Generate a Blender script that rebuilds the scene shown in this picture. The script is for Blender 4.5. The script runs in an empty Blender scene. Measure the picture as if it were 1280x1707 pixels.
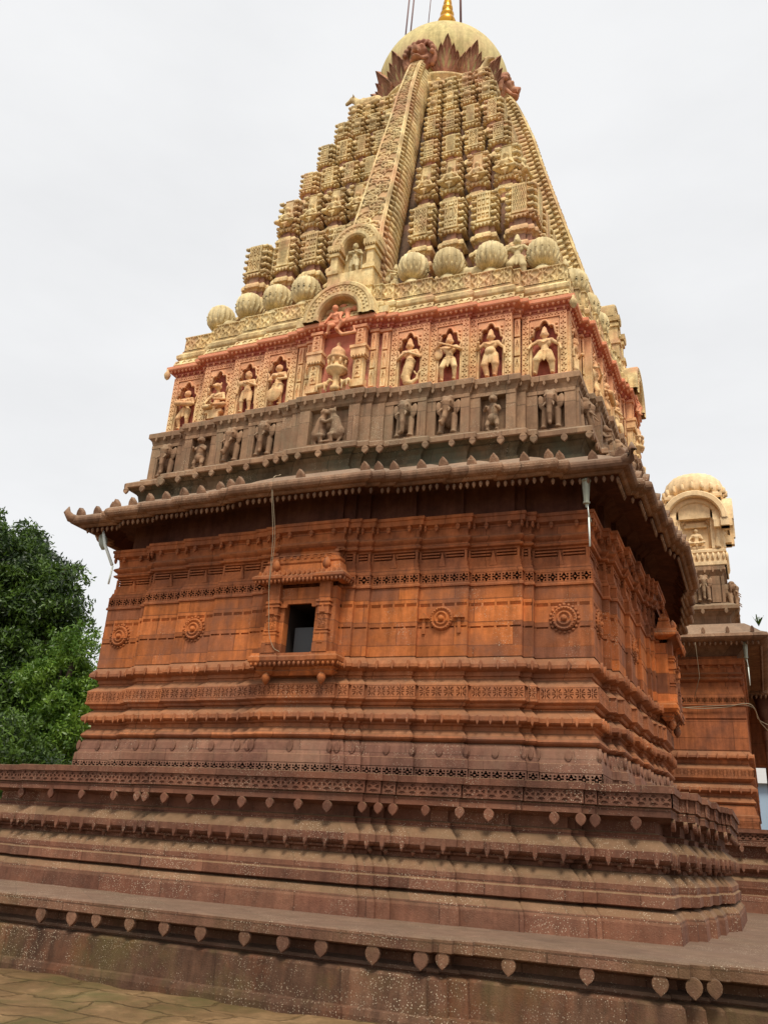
import bpy, math, random
import numpy as np
from math import sin, cos, pi, radians as R
random.seed(7); rng = np.random.default_rng(7)
SC = bpy.context.scene
COL = SC.collection

# ------------------------------------------------------------------ camera
PITCH, ROLL, YAW = 0.37467, 0.066914, 0.41991
cam = bpy.data.cameras.new('camera'); camo = bpy.data.objects.new('camera', cam); COL.objects.link(camo)
from mathutils import Matrix, Vector
fwd = Vector((-sin(YAW)*cos(PITCH), cos(YAW)*cos(PITCH), sin(PITCH)))
r0 = Vector((cos(YAW), sin(YAW), 0)); u0 = r0.cross(fwd)
rr = r0*cos(ROLL)+u0*sin(ROLL); uu = -r0*sin(ROLL)+u0*cos(ROLL)
m3 = Matrix((rr, uu, -fwd)).transposed()
camo.matrix_world = Matrix.Translation((6.68354, -17.16925, 0)) @ m3.to_4x4()
cam.sensor_fit = 'VERTICAL'; cam.sensor_height = 36; cam.lens = 1417.99/1707*36
cam.clip_start = .1; cam.clip_end = 2000
SC.camera = camo
SC.render.resolution_x, SC.render.resolution_y = 767, 1024

# ------------------------------------------------------------------ sky, sun, exposure
SUN_EL, SUN_AZ = R(60), R(-62)          # azimuth of the sun measured from +X (world), towards -Y
W = bpy.data.worlds.new('World'); SC.world = W; W.use_nodes = True
nt = W.node_tree; nt.nodes.clear(); N = nt.nodes.new; L = nt.links.new
out = N('ShaderNodeOutputWorld'); bg = N('ShaderNodeBackground'); sky = N('ShaderNodeTexSky')
sky.sky_type = 'NISHITA'; sky.sun_disc = False; sky.sun_elevation = SUN_EL; sky.sun_rotation = R(90)-SUN_AZ
sky.dust_density = 4
bg.inputs[1].default_value = .1
tc = N('ShaderNodeTexCoord'); mp = N('ShaderNodeMapping'); mp.inputs['Scale'].default_value = (1, 1, 2.6)
nz = N('ShaderNodeTexNoise'); nz.inputs['Scale'].default_value = 1.7; nz.inputs['Detail'].default_value = 6; nz.inputs['Roughness'].default_value = .55
cr = N('ShaderNodeValToRGB'); e = cr.color_ramp.elements
e[0].position = .30; e[0].color = (6.3, 6.33, 6.4, 1); e[1].position = .62; e[1].color = (7.1, 7.13, 7.17, 1)
mx = N('ShaderNodeMixRGB'); mx.inputs[0].default_value = .94
L(tc.outputs['Generated'], mp.inputs[0]); L(mp.outputs[0], nz.inputs['Vector']); L(nz.outputs[0], cr.inputs[0])
L(sky.outputs[0], mx.inputs[1]); L(cr.outputs[0], mx.inputs[2]); L(mx.outputs[0], bg.inputs[0]); L(bg.outputs[0], out.inputs[0])
sl = bpy.data.lights.new('sun', 'SUN'); so = bpy.data.objects.new('sun', sl); COL.objects.link(so)
sl.energy = 2.6; sl.angle = R(16); sl.color = (1, .93, .80)
sd = Vector((cos(SUN_EL)*cos(SUN_AZ), cos(SUN_EL)*sin(SUN_AZ), sin(SUN_EL)))
so.rotation_euler = sd.to_track_quat('Z', 'Y').to_euler()
SC.view_settings.view_transform = 'Standard'; SC.view_settings.look = 'None'
SC.view_settings.exposure = 0.42; SC.view_settings.gamma = 1

# ------------------------------------------------------------------ materials
def lin(c):
    return tuple(((v/255+.055)/1.055)**2.4 if v > 10 else v/255/12.92 for v in c)+(1,)
def stone(name, cols, scale=1.6, block=None, blockmix=.5, speck=0, speckcol=(.60, .50, .36), dust=None, dustfac=.7,
          streak=.25, bump=.35, rough=.85, grime=None, grimefac=.5, grime2=None, zmix=None):
    m = bpy.data.materials.new(name); m.use_nodes = True; t = m.node_tree; t.nodes.clear(); N = t.nodes.new; L = t.links.new
    o = N('ShaderNodeOutputMaterial'); b = N('ShaderNodeBsdfPrincipled'); L(b.outputs[0], o.inputs[0])
    b.inputs['Roughness'].default_value = rough; b.inputs['Specular IOR Level'].default_value = .2
    tc = N('ShaderNodeNewGeometry')
    pos = tc.outputs['Position']
    def noise(s, d=5, r=.6, vec=None, sc=None):
        n = N('ShaderNodeTexNoise'); n.inputs['Scale'].default_value = s; n.inputs['Detail'].default_value = d; n.inputs['Roughness'].default_value = r
        v = vec or pos
        if sc:
            k = N('ShaderNodeMapping'); k.inputs['Scale'].default_value = sc; L(v, k.inputs[0]); v = k.outputs[0]
        L(v, n.inputs['Vector']); return n.outputs[0]
    def ramp(x, a, c0, b_, c1, mid=None):
        k = N('ShaderNodeValToRGB'); e = k.color_ramp.elements; e[0].position = a; e[0].color = c0; e[1].position = b_; e[1].color = c1
        if mid: q = e.new(mid[0]); q.color = mid[1]
        L(x, k.inputs[0]); return k.outputs[0]
    def mix(f, a, c, mode='MIX'):
        k = N('ShaderNodeMixRGB'); k.blend_type = mode
        if isinstance(f, (int, float)): k.inputs[0].default_value = f
        else: L(f, k.inputs[0])
        for i, v in ((1, a), (2, c)):
            if isinstance(v, tuple): k.inputs[i].default_value = v
            else: L(v, k.inputs[i])
        return k.outputs[0]
    g = lambda v: (v, v, v, 1)
    col = ramp(noise(scale), .32, cols[0], .68, cols[2], (.5, cols[1]))
    if block:
        sp = N('ShaderNodeSeparateXYZ'); L(pos, sp.inputs[0]); ax = N('ShaderNodeMath'); ax.operation = 'ADD'; L(sp.outputs[0], ax.inputs[0]); L(sp.outputs[1], ax.inputs[1])
        cb = N('ShaderNodeCombineXYZ'); L(ax.outputs[0], cb.inputs[0]); L(sp.outputs[2], cb.inputs[1])
        bk = N('ShaderNodeTexBrick'); bk.inputs['Scale'].default_value = 1; bk.inputs['Brick Width'].default_value = block[0]; bk.inputs['Row Height'].default_value = block[2]
        bk.inputs['Mortar Size'].default_value = .010; bk.inputs['Mortar Smooth'].default_value = .3; bk.inputs['Color1'].default_value = g(0); bk.inputs['Color2'].default_value = g(1); bk.inputs['Mortar'].default_value = g(.4)
        bk.offset = .37; L(cb.outputs[0], bk.inputs['Vector'])
        bc = ramp(bk.outputs['Color'], .05, cols[0], .95, cols[-1], (.5, cols[1]))
        col = mix(blockmix, col, bc)
        w2 = N('ShaderNodeMath'); w2.operation = 'MULTIPLY'; w2.inputs[1].default_value = 7.31; L(bk.outputs['Color'], w2.inputs[0])
        w3 = N('ShaderNodeMath'); w3.operation = 'FRACT'; L(w2.outputs[0], w3.inputs[0]); blockrand = w3.outputs[0]
        col = mix(blockmix, col, ramp(blockrand, 0, g(.70), 1, g(1.18)), 'MULTIPLY')
        col = mix(.75, col, ramp(bk.outputs['Fac'], 0, g(1), 1, g(.45)), 'MULTIPLY')
    col = mix(.8, col, ramp(noise(9, 6, .7), .3, g(.72), .72, g(1.18)), 'MULTIPLY')
    if streak: col = mix(streak, col, ramp(noise(2.4, 5, .65, sc=(3, 3, .35)), .35, g(.35), .62, g(1.15)), 'MULTIPLY')
    if grime:
        col = mix(ramp(noise(.9, 6, .7), .47, g(0), .66, g(grimefac)), col, grime)
    if grime2:
        col = mix(ramp(noise(1.3, 6, .7, sc=(1, 1, .6)), .5, g(0), .68, g(grime2[1])), col, grime2[0])
    if zmix:
        sz = N('ShaderNodeSeparateXYZ'); L(pos, sz.inputs[0]); mr = N('ShaderNodeMapRange'); L(sz.outputs[2], mr.inputs[0])
        mr.inputs[1].default_value = zmix[0]; mr.inputs[2].default_value = zmix[1]; mr.inputs[4].default_value = zmix[3]
        ml = N('ShaderNodeMath'); ml.operation = 'MULTIPLY_ADD'; ml.inputs[1].default_value = .8; ml.inputs[2].default_value = -.4; L(noise(3, 5, .7), ml.inputs[0])
        ad = N('ShaderNodeMath'); ad.operation = 'ADD'; ad.use_clamp = True; L(mr.outputs[0], ad.inputs[0]); L(ml.outputs[0], ad.inputs[1])
        col = mix(ad.outputs[0], col, zmix[2])
    if dust:
        s = N('ShaderNodeSeparateXYZ'); L(tc.outputs['Normal'], s.inputs[0])
        f = ramp(s.outputs[2], .22, g(0), .75, g(dustfac))
        col = mix(f, col, mix(ramp(noise(3.5), .35, g(0), .65, g(1)), dust, tuple(v*.72 for v in dust[:3])+(1,)))
    if speck:
        for sc_, lo, hi, thr, st in ((46, .18, .32, .28, .85), (24, .10, .17, .60, .95)):
            v = N('ShaderNodeTexVoronoi'); v.inputs['Scale'].default_value = sc_; L(pos, v.inputs['Vector'])
            f1 = ramp(v.outputs['Distance'], lo, g(1), hi, g(0))
            f2 = ramp(noise(1.5, 5, .7), .53-speck*.12, g(0), .64-speck*.12, g(st))
            f3 = ramp(v.outputs['Color'], thr, g(0), min(.99, thr+.35), g(1))
            f = mix(1., mix(1., f1, f2, 'MULTIPLY'), f3, 'MULTIPLY')
            if block: f = mix(1., f, ramp(blockrand, .15, g(.25), .7, g(1)), 'MULTIPLY')
            col = mix(f, col, speckcol+(1,))
    L(col, b.inputs['Base Color'])
    bp = N('ShaderNodeBump'); bp.inputs['Strength'].default_value = bump; bp.inputs['Distance'].default_value = .03
    h = mix(.5, noise(14, 8, .7), noise(60, 4, .6)); L(h, bp.inputs['Height']); L(bp.outputs[0], b.inputs['Normal'])
    return m
def plain(name, c, rough=.5, metal=0, noise_amt=.25):
    m = bpy.data.materials.new(name); m.use_nodes = True; t = m.node_tree; b = t.nodes['Principled BSDF']
    n = t.nodes.new('ShaderNodeTexNoise'); n.inputs['Scale'].default_value = 12; k = t.nodes.new('ShaderNodeMixRGB'); k.blend_type = 'MULTIPLY'
    k.inputs[0].default_value = noise_amt; k.inputs[1].default_value = c; t.links.new(n.outputs[0], k.inputs[2]); t.links.new(k.outputs[0], b.inputs['Base Color'])
    b.inputs['Roughness'].default_value = rough; b.inputs['Metallic'].default_value = metal
    return m
c = lin
DUST = (.25, .135, .07, 1)
M = dict(
 wall=stone('red_sandstone_wall', [c((132, 86, 66)), c((182, 106, 60)), c((208, 122, 64))], 1.0, (1.0, 9.7, .37), .75, speck=.15, streak=.5, dust=DUST, dustfac=.4, grime=c((124, 84, 66)), grimefac=.7),
 upper=stone('red_sandstone_upper', [c((126, 80, 60)), c((170, 100, 62)), c((194, 116, 68))], 1.3, (1.31, 9.7, .7), .35, streak=.5, dust=DUST, dustfac=.35, grime=c((108, 70, 54)), grimefac=.5),
 mould=stone('red_sandstone_moulding', [c((128, 86, 68)), c((168, 104, 68)), c((190, 120, 78))], 1.4, (1.1, 9.7, .4), .45, speck=.15, streak=.4, dust=DUST, dustfac=.55, grime=c((132, 92, 74)), grimefac=.5),
 block=stone('brown_sandstone_base', [c((108, 76, 64)), c((132, 92, 76)), c((146, 106, 86))], 1.2, (.93, 9.7, .33), .5, speck=.2, streak=.35, dust=DUST, dustfac=.5, grime=c((146, 116, 96)), grimefac=.5),
 base=stone('purple_brown_basalt', [c((92, 62, 50)), c((118, 80, 64)), c((144, 102, 80))], 1.3, (1.07, 9.7, .31), .45, speck=.8, dust=(.24, .165, .085, 1), dustfac=.55, streak=.35, grime=c((140, 86, 62)), grimefac=.3, bump=.5),
 ledge=stone('purple_brown_ledge', [c((102, 72, 58)), c((122, 88, 70)), c((144, 106, 84))], 1.3, (1.27, 9.7, .9), .4, speck=.7, dust=(.20, .14, .10, 1), dustfac=.6, streak=.4, grime=c((104, 90, 58)), grimefac=.3, bump=.55),
 ledgewall=stone('lichen_ledge_wall', [c((84, 60, 46)), c((102, 74, 58)), c((118, 88, 68))], 1.1, (1.6, 9.7, .9), .45, speck=.65, streak=.6, grime=c((92, 82, 48)), grimefac=.6, grime2=(c((128, 74, 46)), .4), bump=.5),
 eave=stone('weathered_eave', [c((112, 84, 68)), c((142, 108, 84)), c((164, 126, 98))], 1.5, (.9, 9.7, 5), .4, speck=.8, dust=(.34, .26, .19, 1), dustfac=.5, streak=.45, bump=.5),
 cavetto=stone('greenish_cavetto_stone', [c((84, 76, 60)), c((108, 94, 72)), c((136, 108, 82))], 1.3, (.7, 9.7, .8), .5, speck=.5, streak=.5, grime=c((84, 92, 78)), grimefac=.7),
 dark=stone('dark_basalt_frieze', [c((122, 94, 74)), c((152, 118, 92)), c((178, 142, 110))], 1.3, (.7, 9.7, .8), .4, speck=.5, dust=(.28, .21, .14, 1), dustfac=.6, streak=.4, grime=c((120, 100, 80)), grimefac=.6, grime2=(c((134, 128, 104)), .35)),
 pink=stone('pink_painted_plaster', [c((196, 118, 98)), c((214, 142, 118)), c((230, 178, 142))], 2.2, None, streak=.35, bump=.25, speck=0, grime=c((230, 188, 134)), grimefac=.5, zmix=(8.3, 9.3, c((196, 104, 88)), .6)),
 maroon=stone('maroon_painted_niche', [c((128, 66, 56)), c((164, 90, 74)), c((196, 120, 96))], 2.2, None, streak=.5, bump=.3),
 cream=stone('cream_painted_plaster', [c((216, 166, 118)), c((234, 198, 144)), c((243, 220, 168))], 3.0, None, streak=.5, bump=.55, grime=c((224, 148, 112)), grimefac=.35, zmix=(8.3, 9.35, c((222, 138, 108)), .8)),
 tower=stone('yellow_cream_plaster', [c((206, 172, 122)), c((232, 204, 148)), c((246, 226, 172))], 2.6, None, streak=.55, bump=.7, grime=c((158, 134, 100)), grimefac=.7, grime2=(c((208, 148, 118)), .6)),
 recess=stone('pink_grey_recess_plaster', [c((166, 126, 104)), c((194, 140, 116)), c((206, 168, 132))], 2.6, None, streak=.5, bump=.3, grime=c((110, 104, 90)), grimefac=.7),
 pot=stone('greenish_cream_pot', [c((198, 176, 130)), c((224, 204, 156)), c((236, 218, 172))], 2.8, None, streak=.5, bump=.3, grime=c((182, 162, 122)), grimefac=.6),
 core=stone('dark_grey_core', [c((108, 92, 76)), c((136, 108, 88)), c((166, 122, 100))], 2.2, None, streak=.6, bump=.4),  # core set darker and greyer than the kiosks for contrast
 vine=stone('ochre_vine_ground', [c((176, 142, 102)), c((196, 158, 116)), c((210, 178, 132))], 2.6, None, streak=.4, bump=.3),
 dome=stone('plain_dome_plaster', [c((200, 180, 122)), c((216, 198, 140)), c((224, 208, 152))], .9, None, streak=.45, bump=.3, grime=c((180, 160, 112)), grimefac=.6, grime2=(c((206, 168, 128)), .4)),
 lotus=stone('mauve_lotus_paint', [c((186, 122, 98)), c((210, 150, 118)), c((226, 178, 140))], 2.2, None, streak=.4, bump=.3, grime=c((120, 100, 78)), grimefac=.6, zmix=(19.2, 20.2, c((134, 92, 74)), .6)),
 soffit=stone('shaded_soffit_stone', [c((84, 52, 42)), c((100, 62, 48)), c((112, 72, 54))], 1.3, None, streak=.4),  # darker than the eave stone: shade of the underside put into its colour
 fresh=stone('fresh_cream_plaster', [c((226, 194, 148)), c((236, 206, 162)), c((240, 214, 172))], 1.8, None, streak=.2, bump=.15),
 black=plain('black_cabinet', (.012, .012, .013, 1), .4),
 hole=plain('painted_opening_shade', (.03, .016, .01, 1), .95),  # near-black colour carries the darkness of the unlit window opening
 gold=plain('gilded_brass', (.75, .36, .04, 1), .3, .85, .2),
 rust=plain('rusty_steel', (.16, .07, .06, 1), .6, .4),
 greymetal=plain('grey_lamp_metal', (.30, .31, .24, 1), .45, .3),
 tube=plain('white_tube', (.85, .92, .86, 1), .3),
 cord=plain('beige_cord', (.36, .28, .18, 1), .7),
 white=plain('white_sheet', (.8, .82, .84, 1), .5, 0, .1),
 blue=plain('blue_grey_sheet', (.36, .48, .62, 1), .5, 0, .1),
 bark=plain('bark', (.07, .05, .03, 1), .9, 0, .6),
)
def leafmat(name, a, b_):
    m = bpy.data.materials.new(name); m.use_nodes = True; t = m.node_tree; t.nodes.clear(); N = t.nodes.new; L = t.links.new
    o = N('ShaderNodeOutputMaterial'); b = N('ShaderNodeBsdfPrincipled'); tr = N('ShaderNodeBsdfTranslucent'); ms = N('ShaderNodeMixShader'); ms.inputs[0].default_value = .3
    g = N('ShaderNodeNewGeometry'); n = N('ShaderNodeTexNoise'); n.inputs['Scale'].default_value = .8; L(g.outputs['Position'], n.inputs['Vector'])
    r = N('ShaderNodeValToRGB'); e = r.color_ramp.elements; e[0].position = .35; e[0].color = a; e[1].position = .66; e[1].color = b_
    mm = N('ShaderNodeMath'); mm.operation = 'MULTIPLY_ADD'; mm.inputs[1].default_value = .35; L(g.outputs['Random Per Island'], mm.inputs[0])
    sub = N('ShaderNodeMath'); sub.operation = 'SUBTRACT'; sub.inputs[1].default_value = .17; L(n.outputs[0], sub.inputs[0]); L(sub.outputs[0], mm.inputs[2])
    L(mm.outputs[0], r.inputs[0]); L(r.outputs[0], b.inputs['Base Color']); L(r.outputs[0], tr.inputs[0]); b.inputs['Roughness'].default_value = .45
    L(b.outputs[0], ms.inputs[1]); L(tr.outputs[0], ms.inputs[2]); L(ms.outputs[0], o.inputs[0]); return m
M['leafdark'] = leafmat('deep_green_leaves', (.016, .036, .008, 1), (.10, .18, .022, 1))
M['leaflight'] = leafmat('light_green_leaves', (.07, .15, .015, 1), (.17, .28, .03, 1))

# ------------------------------------------------------------------ mesh tools
class MB:
    def __init__(s): s.v = []; s.f = []; s.n = 0; s.sm = []; s.mi = []; s.cur = 0
    def add(s, v, f, mat=None, smooth=False):
        v = np.asarray(v, float)
        if mat is not None: v = v@mat[:3, :3].T+mat[:3, 3]
        flip = mat is not None and np.linalg.det(mat[:3, :3]) < 0
        n = s.n; s.v.append(v); s.n += len(v)
        for q in f: s.f.append([n+i for i in (reversed(q) if flip else q)])
        s.sm += [smooth]*len(f); s.mi += [s.cur]*len(f)
        return s
    def box(s, x0, x1, y0, y1, z0, z1, mat=None):
        v = [(x0, y0, z0), (x1, y0, z0), (x1, y1, z0), (x0, y1, z0), (x0, y0, z1), (x1, y0, z1), (x1, y1, z1), (x0, y1, z1)]
        return s.add(v, BOXF, mat)
    def build(s, name, mat, parent=None, loc=(0, 0, 0)):
        me = bpy.data.meshes.new(name)
        if s.n:
            me.from_pydata(np.concatenate(s.v).tolist(), [], s.f); me.update()
            me.polygons.foreach_set('use_smooth', s.sm)
            if s.cur: me.polygons.foreach_set('material_index', s.mi)
        for mt in (mat if isinstance(mat, tuple) else (mat,)): me.materials.append(M[mt] if isinstance(mt, str) else mt)
        return link(name, me, parent, loc)
BOXF = [(0, 3, 2, 1), (4, 5, 6, 7), (0, 1, 5, 4), (1, 2, 6, 5), (2, 3, 7, 6), (3, 0, 4, 7)]
def link(name, data, parent=None, loc=(0, 0, 0), mat=None):
    o = bpy.data.objects.new(name, data); COL.objects.link(o)
    if parent is not None: o.parent = parent
    if mat is not None: o.matrix_local = Matrix(mat.tolist())
    else: o.location = loc
    return o
def thing(name, label, cat, loc=(0, 0, 0), group=None):
    o = bpy.data.objects.new(name, None); COL.objects.link(o); o.location = loc; o.empty_display_size = .2
    return tag(o, label, cat, group)
def tag(o, label=None, cat=None, group=None, kind=None):
    for k, v in (('label', label), ('category', cat), ('group', group), ('kind', kind)):
        if v: o[k] = v
    return o
def T(x=0, y=0, z=0, sx=1, sy=None, sz=None, rz=0, rx=0, ry=0):
    sy = sx if sy is None else sy; sz = sx if sz is None else sz
    m = np.eye(4)
    Rz = np.array([[cos(rz), -sin(rz), 0], [sin(rz), cos(rz), 0], [0, 0, 1]])
    Rx = np.array([[1, 0, 0], [0, cos(rx), -sin(rx)], [0, sin(rx), cos(rx)]])
    Ry = np.array([[cos(ry), 0, sin(ry)], [0, 1, 0], [-sin(ry), 0, cos(ry)]])
    m[:3, :3] = Rz@Ry@Rx@np.diag([sx, sy, sz]); m[:3, 3] = (x, y, z); return m
def side(k): return T(rz=k*pi/2)
def sweep(mb, poly, prof, cap0=False, cap1=False, smooth=False, seg=None):
    """poly: closed CCW outline seen from above; prof: [(outward offset, z)]"""
    P = np.array(poly, float); n = len(P)
    d = np.roll(P, -1, 0)-P; d /= np.linalg.norm(d, axis=1)[:, None]; nr = np.stack([d[:, 1], -d[:, 0]], 1)
    n0 = np.roll(nr, 1, 0); mit = (nr+n0)/(1+(nr*n0).sum(1))[:, None]
    V = []; 
    for o, z in prof:
        q = P+mit*o; V.append(np.column_stack([q, np.full(n, z)]))
    V = np.concatenate(V); F = []
    for k in range(len(prof)-1):
        for i in range(n):
            j = (i+1) % n
            if seg is None or seg(i): F.append((k*n+i, k*n+j, (k+1)*n+j, (k+1)*n+i))
    if cap0: F.append(tuple(range(n-1, -1, -1)))
    if cap1: k = len(prof)-1; F.append(tuple(k*n+i for i in range(n)))
    return mb.add(V, F, None, smooth)
def lathe(mb, prof, n=16, mat=None, smooth=True, flute=0, nfl=0):
    V = []; F = []
    for r, z in prof:
        for i in range(n):
            a = 2*pi*i/n; q = r*(1+flute*abs(cos(nfl*a/2))) if flute else r
            V.append((q*cos(a), q*sin(a), z))
    for k in range(len(prof)-1):
        for i in range(n):
            j = (i+1) % n; F.append((k*n+i, k*n+j, (k+1)*n+j, (k+1)*n+i))
    F.append(tuple(range(n-1, -1, -1))); k = len(prof)-1; F.append(tuple(k*n+i for i in range(n)))
    return mb.add(V, F, mat, smooth)
def tube(mb, pts, r, n=6, smooth=True):
    pts = [Vector(p) for p in pts]; rs = r if isinstance(r, (list, tuple)) else [r]*len(pts); V = []; F = []
    for k, p in enumerate(pts):
        d = (pts[min(k+1, len(pts)-1)]-pts[max(k-1, 0)]).normalized()
        a = d.cross(Vector((0, 0, 1)) if abs(d.z) < .9 else Vector((1, 0, 0))).normalized(); b = d.cross(a)
        for i in range(n): t = 2*pi*i/n; V.append(tuple(p+(a*cos(t)+b*sin(t))*rs[k]))
    for k in range(len(pts)-1):
        for i in range(n): j = (i+1) % n; F.append((k*n+i, (k+1)*n+i, (k+1)*n+j, k*n+j))
    F.append(tuple(range(n))); F.append(tuple((len(pts)-1)*n+i for i in range(n-1, -1, -1)))
    return mb.add(V, F, None, smooth)
def prism(outline, y0, y1, bevel=0):
    """outline CCW in x,z seen from the front (-y); solid from y0 (front) to y1 (back)"""
    P = np.array(outline, float); n = len(P); c = P.mean(0)
    rings = [(P, y1), (P, y0+bevel)]
    if bevel: rings.append((c+(P-c)*(1-bevel*3), y0))
    V = np.concatenate([np.column_stack([q[:, 0], np.full(n, y), q[:, 1]]) for q, y in rings]); F = []
    for k in range(len(rings)-1):
        for i in range(n): j = (i+1) % n; F.append((k*n+i, k*n+j, (k+1)*n+j, (k+1)*n+i))
    k = len(rings)-1; F.append(tuple(k*n+i for i in range(n))); F.append(tuple(range(n-1, -1, -1)))
    return V, F
def relief(mask):
    """unit tile x,z in 0..1, front plane y=0, holes reach y=1; mask rows are top to bottom, 1 = raised"""
    A = np.array(mask); h, w = A.shape; V = []; F = []; idx = {}
    def vid(i, j, y):
        k = (i, j, y)
        if k not in idx: idx[k] = len(V); V.append((j/w, y, 1-i/h))
        return idx[k]
    for i in range(h):
        for j in range(w):
            y = 0 if A[i, j] else 1
            F.append((vid(i+1, j, y), vid(i+1, j+1, y), vid(i, j+1, y), vid(i, j, y)))
            if A[i, j]:
                for di, dj, e in ((-1, 0, ((i, j), (i, j+1))), (1, 0, ((i+1, j+1), (i+1, j))), (0, -1, ((i+1, j), (i, j))), (0, 1, ((i, j+1), (i+1, j+1)))):
                    a, b = i+di, j+dj
                    if not (0 <= a < h and 0 <= b < w) or not A[a, b]:
                        p, q = e; F.append((vid(*p, 0), vid(*q, 0), vid(*q, 1), vid(*p, 1)))
    return np.array(V), F
def asc(s): return [[0 if ch == '.' else 1 for ch in r] for r in s.split()]
def hfield(fn, nx=18, nz=18):
    """unit tile, height fn(u,v) 0..1 raised toward -y"""
    V = []; F = []
    for j in range(nz+1):
        for i in range(nx+1): u, v = i/nx, j/nz; V.append((u, -fn(u, v), v))
    for j in range(nz):
        for i in range(nx): k = j*(nx+1)+i; F.append((k, k+1, k+nx+2, k+nx+1))
    return np.array(V), F
FLOWER = relief(asc("""
############
#####..#####
#..##..##..#
#..#....#..#
####....####
#....##....#
#....##....#
####....####
#..#....#..#
#..##..##..#
#####..#####
############"""))
STAR = relief(asc("""
#############
##.###.###.##
##..##.##..##
###..#.#..###
####.#.#.####
#....###....#
######.######
#....###....#
####.#.#.####
###..#.#..###
##..##.##..##
##.###.###.##
#############"""))
TREF = relief(asc("""
##########
####..####
###....###
####..####
#..####..#
#...##...#
#..####..#
##########
###....###
##......##
####..####
##########"""))
PLUS = relief(asc("""
#########
####.####
###...###
####.####
#..###..#
#...#...#
##.###.##
####.####
#########"""))
DIAM = relief(asc("""
############
#####..#####
####....####
###......###
##........##
###......###
####....####
#####..#####
############"""))
JALI = [relief(asc(s)) for s in ("""
#################
#.##.##.#.##.##.#
##..#..###..#..##
##.#..#.#.#..#.##
#.#..#..#..#..#.#
##.#..#####..#.##
#...#.#...#.#...#
##.#.##.#.##.#.##
#.####.###.####.#
##.#.##.#.##.#.##
#...#.#...#.#...#
##.#..#####..#.##
#.#..#..#..#..#.#
##.#..#.#.#..#.##
##..#..###..#..##
#.##.##.#.##.##.#
#################""", """
#################
#.#.#.#.#.#.#.#.#
#.#.#.#.#.#.#.#.#
##.#.#.#.#.#.#.##
##.#.#.#.#.#.#.##
#.#.#.#.#.#.#.#.#
#.#.#.#.#.#.#.#.#
##.#.#.#.#.#.#.##
##.#.#.#.#.#.#.##
#.#.#.#.#.#.#.#.#
#.#.#.#.#.#.#.#.#
##.#.#.#.#.#.#.##
##.#.#.#.#.#.#.##
#.#.#.#.#.#.#.#.#
#.#.#.#.#.#.#.#.#
#################""", """
################
#..#..#..#..#..#
#..#..#..#..#..#
################
#....#....#....#
#.##.#.##.#.##.#
#.##.#.##.#.##.#
#....#....#....#
################
#..#..#..#..#..#
#..#..#..#..#..#
################
#....#....#....#
#.##.#.##.#.##.#
#....#....#....#
################""", """
################
#.#.#.#..#.#.#.#
####.######.####
#..#........#..#
####.######.####
#.#..#....#..#.#
##.#.#.##.#.#.##
#..#.#.##.#.#..#
#..#.#.##.#.#..#
##.#.#.##.#.#.##
#.#..#....#..#.#
####.######.####
#..#........#..#
####.######.####
#.#.#.#..#.#.#.#
################""")]
def scroll(u, v):
    h = 0
    for cx, cz, s in ((.27, .28, 1), (.73, .75, -1), (.74, .22, -1), (.25, .77, 1)):
        dx, dz = (u-cx)*s, v-cz; r = math.hypot(dx, dz); a = math.atan2(dz, dx)
        d = ((r-.045*a/pi)/.105) % 1.0
        if r < .27: h = max(h, (1-abs(d-.5)*2.0)*(1 if r > .03 else .6)*(1-.5*(r/.27)**4))
    h = max(h, .8*math.exp(-((u-.5-.14*sin(2*pi*v))/.05)**2))
    for cx, cz in ((.5, .5), (.08, .5), (.92, .5), (.5, .05), (.5, .95)):
        h = max(h, .9*math.exp(-(((u-cx)**2+(v-cz)**2)/.0028)))
    return min(1, h)
SCROLL = hfield(scroll, 22, 22)
def swan(u, v):
    h = 0
    s = abs(u-.5)*2
    h = max(h, math.exp(-(((s-.55)+.25*sin(3.2*pi*v)))**2/.018))
    h = max(h, math.exp(-((s/.10)**2))*(1 if v > .35 else .3))
    h = max(h, math.exp(-(((s-.45)/.2)**2+((v-.25)/.12)**2)))
    h = max(h, 1 if v > .94 or v < .05 else 0)
    return min(1, h*1.1)
SWAN = hfield(swan, 16, 16)
LEAFP = [(0, -.5), (.07, -.41), (.17, -.31), (.26, -.16), (.30, .02), (.28, .2), (.2, .36), (.1, .45), (0, .48), (-.1, .45), (-.2, .36), (-.28, .2), (-.30, .02), (-.26, -.16), (-.17, -.31), (-.07, -.41)]
PEND = prism(LEAFP, -.5, .5, .06)          # pointed leaf hanging down
UPLEAF = prism([(x, -z) for x, z in reversed(LEAFP)], -.5, .5, .12)
UPLEAF = (UPLEAF[0], [tuple(reversed(q)) for q in UPLEAF[1]])
UPLEAF = prism([(-x, -z) for x, z in LEAFP], -.5, .5, .08)
_b = MB(); lathe(_b, [(.16, 0), (.42, -.22), (.5, -.45), (.33, -.75), (.02, -1)], 7); BUD = (np.concatenate(_b.v), _b.f)
_b = MB(); lathe(_b, [(.3, -.35), (.5, 0), (.3, .35)], 6); BEAD = (np.concatenate(_b.v), _b.f)
def spline(P, n=8):
    P = [np.array(p, float) for p in P]; P = [2*P[0]-P[1]]+P+[2*P[-1]-P[-2]]; o = []
    for i in range(1, len(P)-2):
        for t in np.arange(n)/n: o.append(tuple(.5*((2*P[i])+(P[i+1]-P[i-1])*t+(2*P[i-1]-5*P[i]+4*P[i+1]-P[i+2])*t*t+(3*P[i]-P[i-1]-3*P[i+1]+P[i+2])*t**3)))
    return o+[tuple(P[-2])]
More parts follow.
